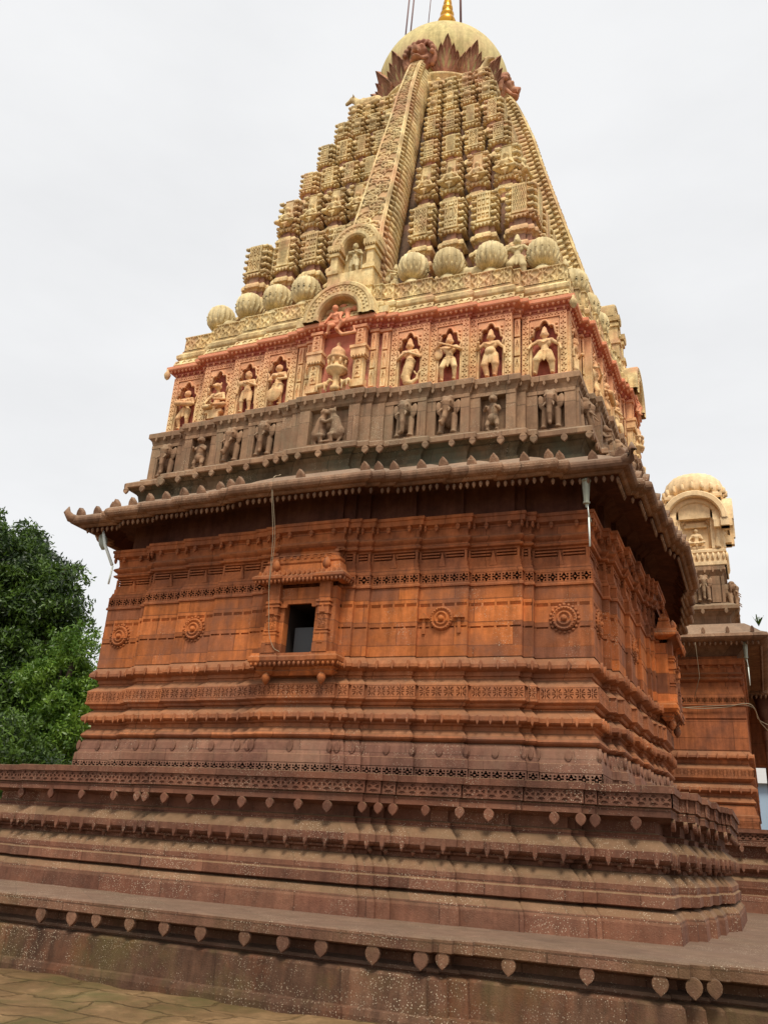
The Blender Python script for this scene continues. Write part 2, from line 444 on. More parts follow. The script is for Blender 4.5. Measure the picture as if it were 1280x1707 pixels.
def row(mb, motif, k, x0, x1, y, z, w, sx, sy, sz, edge=0, smooth=False):
    """repeat a motif centred along side k between x0 and x1 at spacing ~w"""
    n = max(1, round((x1-x0-2*edge)/w)); S = side(k)
    for i in range(n):
        x = x0+edge+(x1-x0-2*edge)*(i+.5)/n
        mb.add(motif[0], motif[1], S@T(x, y, z, sx, sy, sz), smooth)
def tiles(mb, tile, k, x0, x1, y, z0, z1, w, depth, rx=0):
    n = max(1, round((x1-x0)/w)); S = side(k); tw = (x1-x0)/n
    for i in range(n): mb.add(tile[0], tile[1], S@T(x0+i*tw, y, z0, tw, depth, z1-z0, rx=rx))

# ------------------------------------------------------------------ plan of the shrine: stepped square
STEP = .078
DEPTHS = [0, .105, .205, .285, .36, .42, .475, .53]
def dep(i): return float(np.interp(i, range(8), DEPTHS))
WB = [3.72, 3.57, 2.73, 1.92, 1.10, .85, .64]          # bay boundaries on the wall, corner -> centre
JB = [4.72, 4.57, 3.82, 3.02, 2.12, 1.93, 1.72]
LB = [6.15, 5.98, 5.80, 3.66, 3.46, 3.26]
def plan(a, B, s=None):
    q = [(-a, -a)]; n = len(B); dp = (lambda i: i*s) if s else dep
    for i, b in enumerate(B): q += [(-b, -a-dp(i)), (-b, -a-dp(i+1))]
    for i in range(n-1, -1, -1): q += [(B[i], -a-dp(i+1)), (B[i], -a-dp(i))]
    out = []
    for k in range(4):
        cs, sn = [(1, 0), (0, 1), (-1, 0), (0, -1)][k]
        out += [(x*cs-y*sn, x*sn+y*cs) for x, y in q]
    return out
def bays(a, B, off=0):
    """(x0, x1, y, index) for one face, left to right; index 0 = corner bay"""
    E = [a]+list(B); n = len(B); L_ = []
    for i in range(n): L_.append((-(E[i]+off), -(E[i+1]+off), -(a+off+dep(i)), i))
    L_.append((-(B[-1]+off), B[-1]+off, -(a+off+dep(n)), n))
    for i in range(n-1, -1, -1): L_.append((E[i+1]+off, E[i]+off, -(a+off+dep(i)), i))
    return L_
def course(name, mat, parent, prof, a=4.6, B=WB, cap0=False, cap1=False, smooth=False, extra=None, label=None):
    """prof given with absolute half-width a(z); swept round the stepped plan"""
    mb = MB(); sweep(mb, plan(a, B), [(r-a, z) for r, z in prof], cap0, cap1)
    if extra: extra(mb)
    o = mb.build(name, mat, parent)
    if label: o['label'] = label
    return o
VIS = (0, 1)                                            # the faces that can be seen: front and right

# ================================================================== GROUND
mb = MB(); n = 70
xs = np.concatenate([np.linspace(-260, -14, 12), np.linspace(-12, 14, 131), np.linspace(16, 260, 12)])
ys = np.concatenate([np.linspace(-60, -20, 6), np.linspace(-18, -6.9, 75), np.linspace(-6, 400, 16)])
V = []
for y in ys:
    for x in xs:
        h = 0
        if -13 < x < 15 and -19 < y < -6.8: h = .012*sin(3.1*x+1.3*sin(2*y))+.012*sin(4.3*y+x)+.008*sin(9*x+7*y)
        V.append((x, y, -1.72+h))
nx = len(xs); F = [(j*nx+i, j*nx+i+1, (j+1)*nx+i+1, (j+1)*nx+i) for j in range(len(ys)-1) for i in range(nx-1)]
mb.add(V, F, None, True)
gm = stone('worn_paving', [c((100, 78, 50)), c((122, 96, 66)), c((150, 120, 86))], 1.3, None, speck=0, streak=0, bump=.6, grime=c((80, 82, 44)), grimefac=.6)
def paving(m):
    t = m.node_tree; N = t.nodes.new; L = t.links.new; b = [q for q in t.nodes if q.type == 'BSDF_PRINCIPLED'][0]
    src = b.inputs['Base Color'].links[0].from_socket
    g = N('ShaderNodeNewGeometry'); nz = N('ShaderNodeTexNoise'); nz.inputs['Scale'].default_value = 1.6; nz.inputs['Detail'].default_value = 6; L(g.outputs['Position'], nz.inputs['Vector'])
    ad = N('ShaderNodeMixRGB'); ad.blend_type = 'LINEAR_LIGHT'; ad.inputs[0].default_value = .34; L(g.outputs['Position'], ad.inputs[1]); L(nz.outputs['Color'], ad.inputs[2])
    br = N('ShaderNodeTexBrick'); br.inputs['Scale'].default_value = 1; br.inputs['Brick Width'].default_value = .95; br.inputs['Row Height'].default_value = .55; br.inputs['Mortar Size'].default_value = .035; br.inputs['Mortar Smooth'].default_value = 1
    br.inputs['Color1'].default_value = (1, 1, 1, 1); br.inputs['Color2'].default_value = (.70, .68, .62, 1); br.inputs['Mortar'].default_value = (.58, .56, .42, 1); L(ad.outputs[0], br.inputs['Vector'])
    k = N('ShaderNodeMixRGB'); k.blend_type = 'MULTIPLY'; k.inputs[0].default_value = .75
    L(src, k.inputs[1]); L(br.outputs[0], k.inputs[2]); L(k.outputs[0], b.inputs['Base Color'])
    bp = N('ShaderNodeBump'); bp.inputs['Strength'].default_value = .7; bp.inputs['Distance'].default_value = .05; bp.invert = True; L(br.outputs['Fac'], bp.inputs['Height'])
    L(b.inputs['Normal'].links[0].from_socket, bp.inputs['Normal']); L(bp.outputs[0], b.inputs['Normal'])
paving(gm)
tag(mb.build('ground', gm), kind='structure')

# ================================================================== TERRACE (lowest step all round)
ter = thing('stone_terrace', 'long low brown stone terrace with hanging leaf pendants under its lip, below the temple', 'terrace', (0, 0, 0))
def lplan():
    q = plan(7.2, LB, STEP)
    # keep the stepped front, then run out to the right round the hall
    nf = 2*(2*len(LB))+1
    front = q[:nf]
    a = 7.2
    return front+[(a, -a), (a, 2.4), (9.9, 2.4), (9.9, 26), (-9.9, 26), (-9.9, 2.4), (-a, 2.4)]
LP = lplan()
mb = MB(); sweep(mb, LP, [(-.12, -1.22), (-.10, -1.20), (-.12, -1.17), (-.24, -1.14), (-.25, -1.06), (-.14, -1.02), (.07, -1.005), (.10, -.99), (.10, -.87), (.085, -.855), (.0, -.85)], cap1=True)
mb2 = MB(); sweep(mb2, LP, [(.12, -1.9), (.12, -1.66), (.10, -1.60), (.06, -1.585), (.03, -1.26), (.0, -1.235), (-.12, -1.22)])
mb2.build('terrace_wall', 'ledgewall', ter)
cop = mb.build('coping_slab', 'ledge', ter)
pme = None
def pendant_at(k, x, y, z, s, parent, mat, name='leaf_pendant', thick=.05, flat=1):
    global PMESH
    key = (mat, name)
    if key not in PMESH:
        b = MB(); b.add(*PEND); me = bpy.data.meshes.new(name); me.from_pydata(np.concatenate(b.v).tolist(), [], b.f); me.materials.append(M[mat]); PMESH[key] = me
    j = random.uniform(.9, 1.06); return link(name, PMESH[key], parent, mat=side(k)@T(x, y, z+.5*s*(1-j), s*1.32*j, thick, s*j, ry=random.uniform(-.07, .07)))
PMESH = {}
lfront = -(7.2+len(LB)*STEP)
for x in (-2.73, -1.94, -1.44, -1.05, -.54, -.03, .49, 1.09, 1.59, 2.07, 2.69): pendant_at(0, x, lfront-.065, -1.07, .2, ter, 'ledge')
for x, i in ((3.24, 6), (3.45, 5), (4.12, 3), (4.92, 3), (5.62, 3), (5.93, 3), (6.11, 2), (6.75, 0)): pendant_at(0, x, -(7.2+i*STEP)-.065, -1.07, .2, ter, 'ledge')
for x in (-6.2, -5.3, -4.6, -3.9): pendant_at(0, x, -(7.2+3*STEP)-.065, -1.07, .2, ter, 'ledge')
for x in np.arange(-6.5, 2, .62): pendant_at(1, x, -7.265, -1.07, .2, ter, 'ledge')

# ================================================================== TEMPLE
tmp = thing('temple', 'tall red sandstone Hindu temple shrine with a cream carved tower, in the middle', 'temple', (0, 0, -.85))
def tp(o): return o
class Sub:   # children of the temple are built in world coordinates; the empty sits at z=-.85
    pass
root = tmp
OFF = T(0, 0, .85)
def fix(o):
    o.matrix_parent_inverse = Matrix.Translation((0, 0, .85)); return o
def part(mb, name, mat, label=None):
    o = mb.build(name, mat, root); fix(o)
    if label: o['label'] = label
    return o
def tcourse(name, mat, prof, a=4.6, B=WB, cap0=False, cap1=False, extra=None, label=None):
    return fix(course(name, mat, root, prof, a, B, cap0, cap1, extra=extra, label=label))
# ---- jagati (temple base)
J = 5.62
tcourse('base_foot', 'base', [(5.70, -.86), (5.69, -.66), (5.67, -.60), (5.60, -.52), (5.52, -.50)], J, JB)
def notch(mb):
    for k in VIS:
        for x0, x1, y, i in bays(J, JB, off=0):
            row(mb, PEND, k, x0, x1, y-.012, -.60+.0, .6, .13, .03, .17, .1)
tcourse('base_block', 'base', [(5.52, -.50), (5.63, -.47), (5.63, -.35), (5.60, -.33), (5.60, -.24), (5.57, -.2), (5.48, -.11), (5.43, -.10), (5.43, -.05)], J, JB)
def teeth1(mb):
    for k in VIS:
        for x0, x1, y, i in bays(J, JB, off=-.015):
            row(mb, PEND, k, x0, x1, y-.012, .055, .30, .105, .05, .19, .02)
            row(mb, BUD, k, x0, x1, y+.11, -.02, .30, .07, .07, .07, .1)
tcourse('toothed_base_moulding', 'base', [(5.43, -.05), (5.50, -.03), (5.50, 0), (5.58, .03), (5.61, .06), (5.61, .15), (5.585, .18), (5.50, .27), (5.47, .285), (5.47, .33)], J, JB, extra=teeth1)
tcourse('base_recess', 'base', [(5.47, .33), (5.48, .35), (5.42, .37), (5.42, .50), (5.50, .53), (5.58, .545)], J, JB)
tcourse('base_fillet', 'base', [(5.58, .545), (5.64, .55), (5.64, .645), (5.625, .66)], J, JB)
for x, i in ((-4.78, 0), (-3.95, 2), (-3.25, 3), (-2.55, 4), (-2.02, 6), (-1.85, 6.5), (-1.48, 7), (-1.03, 7), (-.58, 7), (-.14, 7), (.32, 7), (.77, 7), (1.22, 7), (1.74, 7), (1.95, 6), (2.14, 5), (2.58, 4), (3.05, 4), (3.42, 3), (4.25, 2), (4.58, 2), (4.74, 1), (5.22, 0)):
    fix(pendant_at(0, x, -(5.63+dep(i)), .475, .16, root, 'base', thick=.05))
for x in (-5.3, -4.73, -4.55, -3.9, -3.1, -2.4, -1.95, -1.2, -.4, .4, 1.2):
    i = sum(abs(x) < b+.03 for b in JB); fix(pendant_at(1, x, -(5.63+dep(i)), .475, .16, root, 'base', thick=.05))
def b3(mb):
    for k in VIS:
        for x0, x1, y, i in bays(J, JB, off=.052): tiles(mb, TREF, k, x0, x1, y, .665, .825, .16, .018)
tcourse('trefoil_base_frieze', 'base', [(5.625, .66), (5.65, .665), (5.65, .825), (5.67, .828)], J, JB, extra=b3)
tcourse('base_top_slab', 'base', [(5.67, .828), (5.70, .83), (5.70, .915), (5.69, .92), (4.3, .922)], J, JB)
# ---- wall base
def kflow(mb):
    for k in VIS:
        for x0, x1, y, i in bays(4.6, WB, off=.085): tiles(mb, FLOWER, k, x0, x1, y, .97, 1.12, .16, .02)
    for k in VIS:
        for x0, x1, y, i in bays(4.6, WB, off=.045):
            w = x1-x0
            mb.add(*UPLEAF, side(k)@T((x0+x1)/2, y-.003, 1.38, min(.17, w*.8), .04, .18))
            if w > .5:
                for xx in (x0, x1): mb.add(*UPLEAF, side(k)@T(xx, y-.003, 1.38, .13, .04, .18))
tcourse('wall_base_block', 'block', [(4.665, .90), (4.665, 1.125), (4.685, 1.13), (4.68, 1.25), (4.655, 1.262), (4.65, 1.29), (4.62, 1.43), (4.60, 1.48), (4.57, 1.50)], extra=kflow)
tcourse('torus_moulding', 'mould', [(4.57, 1.50), (4.60, 1.51), (4.635, 1.53), (4.65, 1.555), (4.64, 1.585), (4.58, 1.66), (4.54, 1.685), (4.54, 1.74)])
def teeth2(zc, sp):
    def f(mb):
        for k in VIS:
            for x0, x1, y, i in bays(4.6, WB, off=.078): row(mb, PEND, k, x0, x1, y-.012, zc, sp, .075, .04, .15, .02)
    return f
tcourse('lower_toothed_moulding', 'mould', [(4.54, 1.74), (4.58, 1.76), (4.58, 1.785), (4.66, 1.80), (4.685, 1.82), (4.685, 1.88), (4.67, 1.90), (4.56, 2.0), (4.545, 2.01), (4.545, 2.03)], extra=teeth2(1.83, .22))
def starb(mb):
    for k in VIS:
        for x0, x1, y, i in bays(4.6, WB, off=.066): tiles(mb, STAR, k, x0+.015, x1-.015, y, 2.155, 2.325, .175, .022)
tcourse('star_frieze', 'mould', [(4.545, 2.03), (4.585, 2.04), (4.60, 2.06), (4.60, 2.08), (4.645, 2.10), (4.668, 2.115), (4.668, 2.15), (4.645, 2.153), (4.645, 2.327), (4.668, 2.33), (4.66, 2.35), (4.53, 2.46), (4.53, 2.49)], extra=starb)
tcourse('upper_toothed_moulding', 'mould', [(4.53, 2.49), (4.555, 2.50), (4.555, 2.56), (4.65, 2.59), (4.68, 2.61), (4.68, 2.66), (4.66, 2.69), (4.64, 2.72), (4.59, 2.775), (4.585, 2.79)], extra=teeth2(2.645, .24))
# ---- plain wall with two rows of slots and discs
wmb = MB()
sweep(wmb, plan(4.6, WB), [(0, 2.79), (0, 3.235), (-.03, 3.237), (-.03, 3.262), (0, 3.264), (0, 3.585), (-.03, 3.59), (-.008, 3.63), (0, 3.64), (0, 3.895), (-.004, 3.90)])
for k in VIS:
    for x0, x1, y, i in bays(4.6, WB):
        n = max(1, round((x1-x0)/.21)); w = (x1-x0)/n
        for j in range(n+1):
            xx = x0+j*w
            xa, xb = max(x0+.001, xx-.018), min(x1-.001, xx+.018)
            wmb.box(xa, xb, y+.0015, y+.05, 3.230, 3.27, side(k)); wmb.box(xa, xb, y+.0015, y+.05, 3.58, 3.645, side(k))
# window hole in the centre bay
V = np.concatenate(wmb.v); keep = []; yc = -(4.6+dep(7))
for q in wmb.f:
    cc = V[list(q)].mean(0)
    if abs(cc[0]) < .64 and cc[1] < yc+.06 and 2.79 < cc[2] < 3.9: continue
    keep.append(q)
wmb.f = keep; wmb.sm = [False]*len(keep)
hx, h0, h1 = .285, 2.80, 3.66
for x0, x1, z0, z1 in ((-.64, -hx, 2.79, 3.9), (hx, .64, 2.79, 3.9), (-hx, hx, 2.79, h0), (-hx, hx, h1, 3.9)):
    wmb.add([(x0, yc, z0), (x1, yc, z0), (x1, yc, z1), (x0, yc, z1)], [(0, 1, 2, 3)])
wall = part(wmb, 'wall', 'wall')
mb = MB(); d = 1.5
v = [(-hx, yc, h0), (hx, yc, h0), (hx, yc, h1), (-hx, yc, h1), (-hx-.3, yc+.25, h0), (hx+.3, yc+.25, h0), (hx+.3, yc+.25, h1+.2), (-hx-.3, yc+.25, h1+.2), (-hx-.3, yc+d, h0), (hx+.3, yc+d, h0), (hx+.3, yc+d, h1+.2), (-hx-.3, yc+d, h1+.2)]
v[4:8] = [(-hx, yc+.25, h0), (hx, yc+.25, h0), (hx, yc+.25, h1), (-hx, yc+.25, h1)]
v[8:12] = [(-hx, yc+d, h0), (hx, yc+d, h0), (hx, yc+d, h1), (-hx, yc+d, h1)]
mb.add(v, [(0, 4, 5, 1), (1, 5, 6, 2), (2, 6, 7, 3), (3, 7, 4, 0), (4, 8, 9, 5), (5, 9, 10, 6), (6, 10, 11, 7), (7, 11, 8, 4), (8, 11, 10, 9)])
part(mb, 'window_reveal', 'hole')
# wall discs
def disc(mb, style):
    lathe(mb, [(.0, 0), (.19, 0), (.19, .03), (.17, .05), (.145, .05), (.14, .03), (.115, .03), (.11, .055), (.085, .06), (.08, .035), (.045, .035), (.045, .07), (.02, .085), (0, .085)], 32)
    for i in range(24):
        a = 2*pi*i/24; mb.add(BEAD[0], BEAD[1], T(.165*cos(a), .165*sin(a), .05, .03, .03, .03), True)
    if style == 'sq':
        for i in range(20):
            a = 2*pi*i/20; mb.add(BEAD[0], BEAD[1], T(.215*cos(a), .215*sin(a), .01, .055, .055, .04), True)
    else:
        for s in (-1, 1):
            mb.box(s*.29-.025, s*.29+.025, -.24, .0, 0, .03); mb.add(*prism([(s*.29-.09, 0), (s*.29+.09, 0), (s*.29, .1)], -.03, .03), T(rx=-pi/2) if 0 else np.array([[1, 0, 0, 0], [0, 0, 1, 0], [0, -1, 0, .03], [0, 0, 0, 1]], float))
for k, x, i, st in ((0, -4.19, 0, 'sq'), (0, 4.17, 0, 'sq'), (0, 2.31, 3, 'bar'), (0, -2.33, 3, 'sq'), (1, -4.17, 0, 'sq'), (1, -2.31, 3, 'sq'), (1, 2.31, 3, 'sq')):
    mb = MB(); disc(mb, st); o = mb.build('carved_disc', 'wall', root)
    o.matrix_parent_inverse = Matrix.Translation((0, 0, .85))
    o.matrix_basis = Matrix((side(k)@T(x, -(4.6+dep(i))+.005, 3.385, 1, 1, 1, rx=pi/2)).tolist())
# ---- upper wall
def flow2(mb):
    for k in VIS:
        for x0, x1, y, i in bays(4.6, WB, off=.012): tiles(mb, FLOWER, k, x0+.01, x1-.01, y, 3.965, 4.125, .175, .022)
tcourse('flower_frieze', 'upper', [(4.596, 3.90), (4.625, 3.91), (4.625, 3.94), (4.612, 3.962), (4.59, 3.964), (4.59, 4.127), (4.612, 4.13), (4.612, 4.15), (4.60, 4.152)], extra=flow2)
def slots(mb):
    for k in VIS:
        for x0, x1, y, i in bays(4.6, WB, off=-.055):
            w = x1-x0; n = 2 if w > .5 else 1; cw = w/n
            for j in range(n):
                xa, xb = x0+j*cw+.05, x0+(j+1)*cw-.05
                if xb-xa < .03: xa, xb = x0+.03, x1-.03
                for zz in (4.42, 4.47): mb.box(xa, xb, y-.02, y+.05, zz, zz+.022, side(k))
            if w > .5:
                xm = (x0+x1)/2; mb.add(*prism([(xm-.06, 4.25), (xm+.06, 4.25), (xm, 4.5)], y-.035, y+.03), side(k))
            for xx in (x0+.02, x1-.02): mb.box(xx-.0185, xx+.0185, y-.012, y+.03, 4.26, 4.52, side(k))
tcourse('slotted_frieze', 'upper', [(4.60, 4.152), (4.585, 4.20), (4.575, 4.245), (4.56, 4.25), (4.56, 4.33), (4.545, 4.335), (4.545, 4.40), (4.50, 4.41), (4.50, 4.52), (4.54, 4.53), (4.545, 4.555)], extra=slots)
def upl(mb):
    for k in VIS:
        for x0, x1, y, i in bays(4.6, WB, off=.03):
            if x1-x0 > .5: row(mb, PEND, k, x0, x1, y-.0, 4.90, .42, .11, .05, .12, .04)
            mb.add(*PEND, side(k)@T(x0+.03, y, 4.90, .07, .05, .12)); mb.add(*PEND, side(k)@T(x1-.03, y, 4.90, .07, .05, .12))
tcourse('stepped_cornice', 'upper', [(4.545, 4.555), (4.60, 4.57), (4.61, 4.60), (4.56, 4.63), (4.56, 4.65), (4.60, 4.68), (4.625, 4.71), (4.61, 4.74), (4.56, 4.77), (4.55, 4.80), (4.57, 4.93), (4.62, 4.95), (4.65, 4.96), (4.65, 5.04), (4.67, 5.05), (4.67, 5.10), (4.5, 5.12), (4.42, 5.15)], extra=upl)
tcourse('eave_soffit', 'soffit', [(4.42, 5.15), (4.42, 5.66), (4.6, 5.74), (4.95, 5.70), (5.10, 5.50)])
# ---- eave
def eteeth(mb):
    for k in VIS:
        for x0, x1, y, i in bays(4.6, WB, off=.50): row(mb, BUD, k, x0, x1, y+.01, 5.455, .118, .062, .062, .115, .02, True)
ev = tcourse('eave', 'eave', [(5.10, 5.50), (5.12, 5.45), (5.16, 5.45), (5.19, 5.47), (5.20, 5.485), (5.25, 5.487), (5.295, 5.505), (5.32, 5.545), (5.325, 5.585), (5.31, 5.63), (5.275, 5.665), (5.22, 5.685), (5.17, 5.69), (5.12, 5.72), (4.97, 5.84), (4.77, 5.97), (4.57, 6.04), (4.47, 6.06)], extra=eteeth)
def antefix(k, x, y, z, s=.2):
    key = 'ante'
    if key not in PMESH:
        me = bpy.data.meshes.new('leaf_antefix'); me.from_pydata(UPLEAF[0].tolist(), [], UPLEAF[1]); me.materials.append(M['eave']); PMESH[key] = me
    o = link('leaf_antefix', PMESH[key], ev, mat=side(k)@T(x, y, z, s*1.25, .10, s*1.35, rx=.25)); return o
for k in VIS:
    for x0, x1, y, i in bays(4.6, WB, off=.60):
        if i == 7: xs_ = [x0+.05, (x0+x1)/2, x1-.05]
        elif x1-x0 > .5: xs_ = [(x0+x1)/2] + ([x0+.04] if x0 < 0 else [x1-.04])
        else: xs_ = [x0+.04] if x0 < 0 else [x1-.04]
        if i == 0: xs_.append(x0+.02 if x0 < 0 else x1-.02)
        for xx in xs_: antefix(k, xx, y+.0, 5.72, .19)
# corner horns
for sx, sy in ((1, -1), (-1, -1)):
    b = MB(); d = np.array([sx, sy])/math.sqrt(2)
    pts = [(sx*5.1+d[0]*t, sy*5.1+d[1]*t, z) for t, z in ((0, 5.62), (.16, 5.59), (.30, 5.62), (.38, 5.72), (.36, 5.84))]
    tube(b, pts, [.1, .1, .09, .07, .01], 10); part(b, 'corner_horn', 'eave')
# ---- leaf cornice below the elephants
tcourse('cavetto_course', 'cavetto', [(4.47, 6.05), (4.50, 6.06), (4.50, 6.16), (4.46, 6.18), (4.46, 6.22), (4.48, 6.32), (4.54, 6.40), (4.60, 6.43), (4.655, 6.445)])
def lc2(mb): pass
el = tcourse('leaf_cornice', 'dark', [(4.655, 6.445), (4.68, 6.45), (4.69, 6.46), (4.69, 6.54), (4.67, 6.56), (4.52, 6.65), (4.49, 6.655), (4.49, 6.69), (4.37, 6.70)])
EB = [b*4.38/4.6 for b in WB]
nleaf = 0
for k in VIS:
    for x0, x1, y, i in bays(4.6, WB, off=.07):
        w = x1-x0
        L_ = [(x0+x1)/2] if .5 < w < 1.2 else ([x0+.3, 0, x1-.3] if w > 1.2 else [])
        L_ += [x0+.04] if x0 < 0 else [x1-.04]
        for xx in L_:
            o = pendant_at(k, xx, y-.01, 6.385, .15, root, 'dark', 'cornice_leaf', .045); fix(o)
# ---- elephant frieze
def frow(mb):
    for k in VIS:
        for x0, x1, y, i in bays(4.38, EB, off=.0): row(mb, PEND, k, x0, x1, y-.09, 7.585, .20, .085, .035, .10, .01)
fz = tcourse('animal_frieze', 'dark', [(4.37, 6.70), (4.27, 6.705), (4.27, 7.44), (4.37, 7.46), (4.40, 7.50), (4.42, 7.58), (4.455, 7.62), (4.475, 7.635), (4.475, 7.735), (4.46, 7.75), (4.20, 7.78)], 4.38, EB, extra=frow)
mb = MB()
for k in VIS:
    for x0, x1, y, i in bays(4.38, EB, off=.0):
        w = x1-x0; S = side(k)
        if w < .5:
            mb = MB(); mb.box(x0+.001, x1-.001, y-.03, y+.12, 6.70, 7.45, S); part(mb, 'corner_pilaster', 'dark'); continue
        if i == 7: continue
        iw = .42
        xm = (x0+x1)/2
        mb = MB()
        for xa, xb in ((x0+.001, xm-iw/2-.02), (xm+iw/2+.02, x1-.001)): mb.box(xa, xb, y-.045, y+.12, 6.70, 7.44, S)
        mb.box(x0+.0015, x1-.0015, y-.055, y+.12, 7.40, 7.47, S)
        part(mb, 'animal_niche_frame', 'dark'); mb = MB()
    # centre bay
    x0, x1, y, i = bays(4.38, EB)[7]; S = side(k)
    mb.box(-.9, -.42, y-.052, y+.02, 6.70, 7.44, S) if 0 else None

# ---- sculpting helper: primitives fused into one continuous surface
def sculpt(prims, voxel, name='sculpt', smooth_it=2):
    b = MB()
    for q in prims:
        if q[0] == 'c':      # capsule p0,r0,p1,r1
            _, p0, ra, p1, rb = q; p0, p1 = Vector(p0), Vector(p1); d = p1-p0; Ln = max(d.length, 1e-4)
            pr = []
            for t in (-80, -50, -20): pr.append((ra*cos(R(t)), ra*sin(R(t))))
            for t in (20, 50, 80): pr.append((rb*cos(R(t)), Ln+rb*sin(R(t))))
            rot = np.array(d.to_track_quat('Z', 'Y').to_matrix()); m = np.eye(4); m[:3, :3] = rot; m[:3, 3] = p0
            lathe(b, pr, 12, m)
        elif q[0] == 'e':    # ellipsoid centre, radii, rx, rz
            _, cc, rd = q[:3]; rx = q[3] if len(q) > 3 else 0; ry = q[4] if len(q) > 4 else 0
            lathe(b, [(cos(R(t)), sin(R(t))) for t in (-85, -60, -35, -12, 12, 35, 60, 85)], 14, T(*cc, rd[0], rd[1], rd[2], rx=rx, ry=ry))
        elif q[0] == 'b':
            _, cc, h = q[:3]; ry = q[3] if len(q) > 3 else 0
            b.add([(x, y, z) for x in (-1, 1) for y in (-1, 1) for z in (-1, 1)], [(0, 1, 3, 2), (4, 6, 7, 5), (0, 4, 5, 1), (2, 3, 7, 6), (0, 2, 6, 4), (1, 5, 7, 3)], T(*cc, *h, ry=ry))
    me = bpy.data.meshes.new(name); me.from_pydata(np.concatenate(b.v).tolist(), [], b.f)
    o = bpy.data.objects.new('tmp_sculpt', me); COL.objects.link(o)
    md = o.modifiers.new('r', 'REMESH'); md.mode = 'VOXEL'; md.voxel_size = voxel; md.use_smooth_shade = True
    ms = o.modifiers.new('s', 'SMOOTH'); ms.iterations = smooth_it; ms.factor = .5
    dg = bpy.context.evaluated_depsgraph_get(); ev_ = o.evaluated_get(dg)
    m2 = bpy.data.meshes.new_from_object(ev_, depsgraph=dg); m2.name = name
    bpy.data.objects.remove(o); return m2
def mir(pr):
    o = []
    for q in pr:
        o.append(q); q = list(q)
        if q[0] == 'c': q[1] = (-q[1][0],)+tuple(q[1][1:]); q[3] = (-q[3][0],)+tuple(q[3][1:])
        else:
            q[1] = (-q[1][0],)+tuple(q[1][1:])
            if len(q) > 4: q[4] = -q[4]
            if q[0] == 'b' and len(q) > 3: q[3] = -q[3]
        o.append(tuple(q))
    return o
# elephant seen head-on: head, ears, trunk, tusks, two fore legs (height 1)
def elephant(trunk):
    p = [('e', (0, -.10, .80), (.20, .2, .19)), ('e', (0, .15, .60), (.27, .2, .36)), ('c', (0, -.24, .74), .13, trunk[0], .10)]
    for n_, (a, b_) in enumerate(zip(trunk, trunk[1:])): p.append(('c', a, .10-.018*n_, b_, .085-.018*n_))
    p += mir([('e', (.09, -.10, .93), (.11, .12, .09)), ('e', (.27, -.06, .72), (.11, .05, .20), 0, .25), ('c', (.18, .0, .5), .11, (.20, -.06, .1), .085), ('e', (.20, -.08, .045), (.10, .12, .05)),
              ('c', (.12, -.26, .60), .035, (.15, -.40, .46), .018), ('e', (.15, -.25, .80), (.03, .03, .025))])
    return p
ELE = [sculpt(elephant(t), .016, 'carved_elephant') for t in (
    [(0, -.22, .55), (0, -.25, .35), (.0, -.22, .15), (.02, -.27, .08)],
    [(0, -.22, .55), (-.02, -.27, .38), (-.09, -.27, .22), (-.12, -.33, .24)],
    [(0, -.22, .55), (.02, -.25, .35), (.01, -.24, .12), (-.06, -.26, .06)])]
def bear(turn=0):
    return [('e', (0, 0, .55), (.15, .14, .24)), ('e', (0, -.02, .34), (.16, .15, .14)), ('e', (.0, -.05, .86), (.11, .12, .11)), ('c', (0, -.12, .83), .06, (.02, -.22, .80), .045),
            ] + mir([('e', (.085, -.02, .965), (.035, .03, .045)), ('c', (.13, -.02, .66), .055, (.19, -.12, .54), .045), ('c', (.19, -.12, .54), .042, (.12, -.22, .58), .04),
                     ('c', (.09, -.03, .3), .085, (.13, -.10, .16), .055), ('c', (.13, -.1, .16), .05, (.12, -.05, .03), .045), ('e', (.12, -.1, .02), (.05, .09, .03))])
BEAR = sculpt(bear(), .015, 'carved_bear')
def rearing(s):   # one of the two wrestling beasts
    return [('e', (s*.20, 0, .30), (.17, .13, .20)), ('c', (s*.21, 0, .35), .14, (s*.14, -.02, .66), .11), ('c', (s*.14, -.02, .66), .09, (s*.09, -.04, .80), .075), ('e', (s*.08, -.06, .87), (.10, .09, .075), 0, s*.3),
            ('c', (s*.06, -.08, .86), .055, (-s*.03, -.1, .82), .04), ('e', (s*.13, -.04, .955), (.03, .03, .05)),
            ('c', (s*.14, -.08, .62), .05, (s*.0, -.14, .55), .04), ('c', (s*.0, -.14, .55), .04, (-s*.1, -.12, .62), .04),
            ('c', (s*.22, -.05, .24), .085, (s*.10, -.12, .20), .06), ('c', (s*.10, -.12, .20), .055, (s*.12, -.08, .03), .045), ('c', (s*.12, -.08, .03), .045, (s*.0, -.12, .03), .035),
            ('c', (s*.30, .0, .15), .04, (s*.24, -.04, .02), .03)]
PAIR = sculpt([('e', (-.14+.14, 0, 0), (.01, .01, .01))]+rearing(1)+rearing(-1), .02, 'wrestling_beasts')
def fixed(name, me, mat, S, parent=None, label=None):
    me = me if me.materials else me
    if not me.materials: me.materials.append(M[mat])
    o = link(name, me, parent or root)
    if (parent or root) is root: o.matrix_parent_inverse = Matrix.Translation((0, 0, .85))
    o.matrix_basis = Matrix(S.tolist())
    if label: o['label'] = label
    return o
bs = [b for b in bays(4.38, EB) if b[1]-b[0] > .5 and b[3] != 7]
seq0 = ['e0', 'b', 'e1', 'e0', 'e2', 'e1', 'b', 'e0']; seq1 = ['e0', 'b', 'e2', 'e1', 'e0', 'b', 'e1', 'e2']
